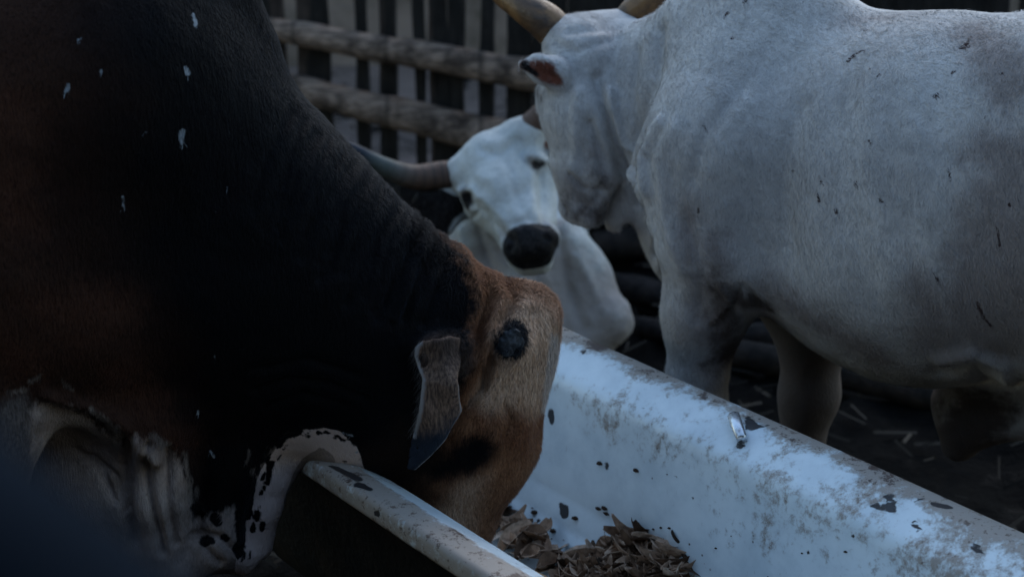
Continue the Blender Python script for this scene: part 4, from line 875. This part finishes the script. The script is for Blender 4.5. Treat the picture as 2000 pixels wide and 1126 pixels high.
    m = white_coat("lying coat", (.52, .55, .55), (.36, .39, .39)); 
    root = empty("lying_cow", "white cow with black muzzle and black ear lying down, facing out between the others", "cow", (.05, 5.1, 0))
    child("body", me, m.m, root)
    hm = Mat("banded horn", .6, .2); a = hm.noise(30, 4, .6); al = hm.at("t"); bl = hm.mix(hm.ss(al, .35, .62), hm.mix(a, (.06, .034, .024), (.13, .085, .065)), hm.mix(a, (.03, .04, .037), (.11, .13, .13))); bl = hm.mix(hm.ma('MULTIPLY', hm.ss(hm.ma('SINE', hm.ma('MULTIPLY', al, 95.)), .2, .9), hm.ss(al, .75, .2, 0, .55)), bl, (.03, .028, .025)); bl = hm.mix(hm.ss(al, .60, .78), bl, (.012, .02, .035)); hm.col(bl); hm.bump(a, .004)
    for P, Rr in (([T(905, 338, 0), T(865, 342, 0), T(805, 345, .03), T(745, 322, .07), T(692, 292, .10), T(645, 270, .12)], [25, 28, 24, 17, 11, 3]), ([T(1025, 258, 0), T(1055, 232, 0), T(1085, 195, .02), T(1105, 140, .05), T(1110, 80, .08)], [28, 27, 22, 14, 4])):
        hme = tube("horn", P, [r * 5.0 / FPX for r in Rr], 20, 8); nv = len(hme.vertices); attr(hme, "t", np.repeat(np.linspace(0, 1, nv // 20), 20)); child("horn", hme, hm.m, root)
build_lying()

# ------------------------------------------------------------------ FEED in the tub
def leaf_mesh(bm, c, L, Wd, ori, curl, fold, cols=None):
    R_ = ori; nL, nW = 7, 3; g = []
    for i in range(nL):
        t = i / (nL - 1); w = Wd * math.sin(math.pi * (0.08 + .88 * t)) ** .8; row = []
        for j in range(nW):
            s = (j - 1); x = (t - .5) * L; y = s * w * .5; z = curl * L * (4 * (t - .5) ** 2) + fold * abs(s) * w
            row.append(bm.verts.new(c + R_ @ Vector((x, y + random.uniform(-.001, .001), z + random.uniform(-.001, .001)))))
        g.append(row)
    for i in range(nL - 1):
        for j in range(nW - 1): bm.faces.new((g[i][j], g[i][j + 1], g[i + 1][j + 1], g[i + 1][j]))
def build_feed():
    m = Mat("dry leaf", .75, .2); r = m.n("ShaderNodeNewGeometry").outputs["Random Per Island"]; a = m.noise(70, 4, .6)
    cr = m.n("ShaderNodeValToRGB"); m.t.links.new(r, cr.inputs[0]); el = cr.color_ramp.elements; el[0].color = (.035, .02, .012, 1); el[1].color = (.75, .58, .44, 1); el[1].position = 1.0
    for p, q in ((.2, (.14, .08, .048, 1)), (.5, (.38, .24, .155, 1)), (.8, (.60, .42, .30, 1))): e = el.new(p); e.color = q
    m.col(m.mix(m.ss(a, .35, .7, 0, .5), cr.outputs[0], (.03, .02, .014))); m.bump(a, .003)
    bm = bmesh.new()
    def hitp(px, py):
        h = TUBHIT(px, py); return h[0]
    def zone(n, xr, yr, dens, lift):
        k = 0
        while k < n:
            px = random.uniform(*xr); py = random.uniform(*yr)
            if not dens(px, py): continue
            p = hitp(px, py)
            if p is None or p.z > RIM - .18: k += 1; continue
            k += 1; up = lift(px, py) * random.random()
            ori = Matrix.Rotation(random.uniform(0, 6.28), 3, 'Z') @ Matrix.Rotation(random.gauss(0, .38), 3, 'X') @ Matrix.Rotation(random.gauss(0, .33), 3, 'Y')
            leaf_mesh(bm, p + Vector((0, 0, .006 + up)), random.uniform(.04, .11), random.uniform(.018, .042), ori, random.uniform(-.15, .38), random.uniform(-.1, .9))
    mound = lambda px, py: py > 1126 - 44 * math.exp(-((px - 1240) / 62.) ** 2) - 25 * math.exp(-((px - 1170) / 60.) ** 2) - 18 * math.exp(-((px - 1300) / 40.) ** 2)
    zone(430, (1090, 1345), (1045, 1240), mound, lambda x, y: .014 + .026 * math.exp(-((x - 1240) / 70.) ** 2))
    left = lambda px, py: py > 985 + abs(px - 955) * .9 or (py > 1062 and px < 1090 and random.random() < .6)
    zone(190, (880, 1095), (990, 1240), left, lambda x, y: .025)
    zone(300, (900, 1330), (1126, 1300), lambda x, y: True, lambda x, y: .03)
    bmesh.ops.recalc_face_normals(bm, faces=bm.faces)
    me = bpy.data.meshes.new("leaves"); bm.to_mesh(me); bm.free(); o = link("dry_leaves", me, m.m, label="heap of brown dry leaves and husks lying in the bottom of the bathtub", cat="dry leaves", kind="stuff")
    md = o.modifiers.new("t", 'SOLIDIFY'); md.thickness = .0008
    bm = bmesh.new()
    for k in range(64):
        px, py = random.choice([(random.gauss(1150, 130), random.gauss(1060, 45)), (random.uniform(990, 1900), random.uniform(880, 1126)), (random.gauss(1010, 40), random.gauss(1020, 30))]); p = hitp(px, py)
        if p is None or p.z > RIM - .10: continue
        r_ = random.choice([.002, .003, .004, .008]); g = bmesh.ops.create_icosphere(bm, subdivisions=1, radius=r_)
        for v in g['verts']: v.co = Vector((v.co.x * random.uniform(.7, 1.5), v.co.y * random.uniform(.7, 1.5), v.co.z * .5)) + p + Vector((0, 0, r_ * .3))
    mc = Mat("feed crumb", .85, .1); mc.col(mc.mix(mc.noise(300, 2), (.012, .008, .006), (.07, .045, .03)))
    me = bpy.data.meshes.new("crumbs"); bm.to_mesh(me); bm.free(); link("feed_crumbs", me, mc.m, label="dark crumbs of feed scattered over the white inside of the bathtub", cat="feed crumbs", kind="stuff")
    # single husks that stand out
    mk = Mat("husk", .7, .2); a = mk.noise(1, 4, .6, scl=(80, 80, 80)); mk.col(mk.mix(a, (.018, .012, .009), (.055, .036, .025))); mk.bump(a, .003)
    def husk(name, px, py, L, wd, rz, rx, label, mat, th=.003, lift=.012, cat="husk"):
        p = hitp(px, py); b2 = bmesh.new(); leaf_mesh(b2, Vector((0, 0, 0)), L, wd, Matrix.Identity(3), .22, .45); me = bpy.data.meshes.new(name); b2.to_mesh(me); b2.free()
        o = link(name, me, mat, label=label, cat=cat); o.location = p + Vector((0, 0, lift)); o.rotation_euler = (rx, -.5, rz)
        md = o.modifiers.new("t", 'SOLIDIFY'); md.thickness = th; md2 = o.modifiers.new("s", 'SUBSURF'); md2.levels = md2.render_levels = 1
        for q in me.polygons: q.use_smooth = True
    husk("seed_husk", 1308, 1062, .055, .034, 2.0, .9, "dark curled husk leaning on the right side of the leaf heap", mk.m)
    husk("dry_leaf", 1068, 1075, .075, .018, 2.2, 1.0, "long dark curled leaf sticking up left of the leaf heap", mk.m, cat="leaf")
    husk("dry_leaf", 1033, 1058, .075, .012, 2.5, .4, "thin dark bent leaf nearest the bull's muzzle", mk.m, cat="leaf")
    ms = Mat("straw stalk", .6, .3); a = ms.noise(1, 4, .6, scl=(60, 60, 60)); ms.col(ms.mix(a, (.22, .13, .05), (.34, .21, .09))); ms.bump(a, .003)
    A = atz(905, 1068, .52); B = atz(1055, 1126, .47); C_ = atz(1180, 1185, .42)
    link("corn_stalk", tube("stalk", [A, (A + B) / 2 + np.array([0, 0, .004]), B, C_], [.005, .009, .010, .009], 12, 6, flat=.6), ms.m, label="yellow flattened corn stalk leaning along the near inner side of the bathtub", cat="stalk")
build_feed()

# ------------------------------------------------------------------ LOGS and litter on the ground behind
def build_litter():
    m = Mat("muddy log", .85, .2); a = m.noise(1, 5, .65, scl=(12, 12, 12)); m.col(m.mix(m.ss(a, .35, .7), (.004, .0035, .0035), (.024, .019, .017))); m.bump(a, .02)
    for i, (x0, y0, x1, y1, r, lab) in enumerate([(1180, 560, 1330, 600, .05, "muddy log on the ground just right of the lying cow"), (1430, 690, 1900, 800, .045, "long muddy pole on the ground behind the white cow's far legs"), (1200, 480, 1420, 470, .06, "dark log lying behind the white cow's throat"), (1210, 640, 1320, 665, .035, "thin muddy branch by the white cow's near foreleg"), (1430, 655, 1700, 690, .04, "pole lying across the mud under the white cow's belly")]):
        A = atz(x0, y0, r * .8); B = atz(x1, y1, r * .8); A2 = A + (A - B) * .2; B2 = B + (B - A) * .3; M_ = (A2 + B2) / 2 + np.array([0, .03, .01])
        link("log", tube("log", [A2, A2 * .7 + M_ * .3 + np.array([0, -.01, 0]), M_, B2], [r * .9, r, r * 1.05, r * .9], 14, 6, jit=.08), m.m, label=lab, cat="log", group="logs on the muddy ground")
    # straw and dung scattered over the mud
    ms = Mat("trampled straw", .85, .15); r = ms.n("ShaderNodeNewGeometry").outputs["Random Per Island"]; ms.col(ms.mix(ms.ss(r, .3, 1.0), (.006, .005, .004), (.06, .05, .04)))
    bm = bmesh.new()
    for k in range(2600):
        x = random.uniform(-2.5, 3.5); y = random.uniform(2.2, 8.5); L = random.uniform(.03, .16); a = random.uniform(0, 3.14); w = random.uniform(.002, .007); dx, dy = math.cos(a) * L, math.sin(a) * L; z0 = random.uniform(.0, .05); z1 = random.uniform(0, .05)
        n_ = Vector((-math.sin(a) * w, math.cos(a) * w, 0)); p, q = Vector((x, y, z0)), Vector((x + dx, y + dy, z1)); u = Vector((0, 0, w))
        v = [bm.verts.new(t) for t in (p - n_, p + n_, p + u, q - n_, q + n_, q + u)]
        for f in ((0, 1, 4, 3), (1, 2, 5, 4), (2, 0, 3, 5), (0, 2, 1), (3, 4, 5)): bm.faces.new([v[i] for i in f])
    me = bpy.data.meshes.new("straw"); bm.to_mesh(me); bm.free(); link("straw_litter", me, ms.m, label="trampled straw and twigs scattered over the dark mud", cat="straw", kind="stuff")
build_litter()

# ------------------------------------------------------------------ blurred near rail, bottom left
def build_near():
    m = Mat("painted grey metal", 1.0, .0); a = m.noise(8, 4, .6); m.col(m.mix(a, (.007, .010, .015), (.010, .014, .021)))
    def pt(px, py, dp): return ORG + ray(px, py) * dp
    a0 = pt(-560, 860, .50); a1 = pt(-40, 1250, .50); a2 = pt(480, 1640, .52)
    me = tube("rail", [a0 + (a0 - a1) * .5, a0, a1, a2], [.050] * 4, 28, 10); link("near_rail", me, m.m, label="grey metal rail very near the lens, blurred across the bottom left corner", cat="rail")
build_near()
def build_shade_screen():  # unseen boards behind and overhead, added to cut sky light from the front
    m = Mat("shade screen boards", .9, .1); a = m.noise(1, 5, .65, scl=(14, 14, 1.5)); m.col(m.mix(a, (.012, .012, .013), (.04, .036, .034))); m.bump(a, .02)
    root = empty("shade_screen", "unseen dark board screen added behind the viewpoint to shade the near side of the cattle", "shade_screen", (0, -1.8, 0))
    def box(name, x0, x1, y0, y1, z0, z1, tilt=0):
        bm = bmesh.new(); bmesh.ops.create_cube(bm, size=1)
        for v in bm.verts:
            x, y, z = (v.co.x + .5) * (x1 - x0) + x0, (v.co.y + .5) * (y1 - y0) + y0, (v.co.z + .5) * (z1 - z0) + z0; v.co = Vector((x, y, z + tilt * (y - y0)))
        me = bpy.data.meshes.new(name); bm.to_mesh(me); bm.free(); child(name, me, m.m, root)
    for k in range(26): box("shade_screen_board", -6.5 + k * .5, -6.5 + k * .5 + .485, -1.8 + .01 * (k % 2), -1.77 + .01 * (k % 2), 0, 3.1)
    box("shade_screen_roof", -6.8, 6.8, -2.1, -0.2, 3.1, 3.16, .08)
    for x in (-6.4, 6.4): box("shade_screen_post", x - .06, x + .06, -.45, -.33, 0, 3.22)
build_shade_screen()
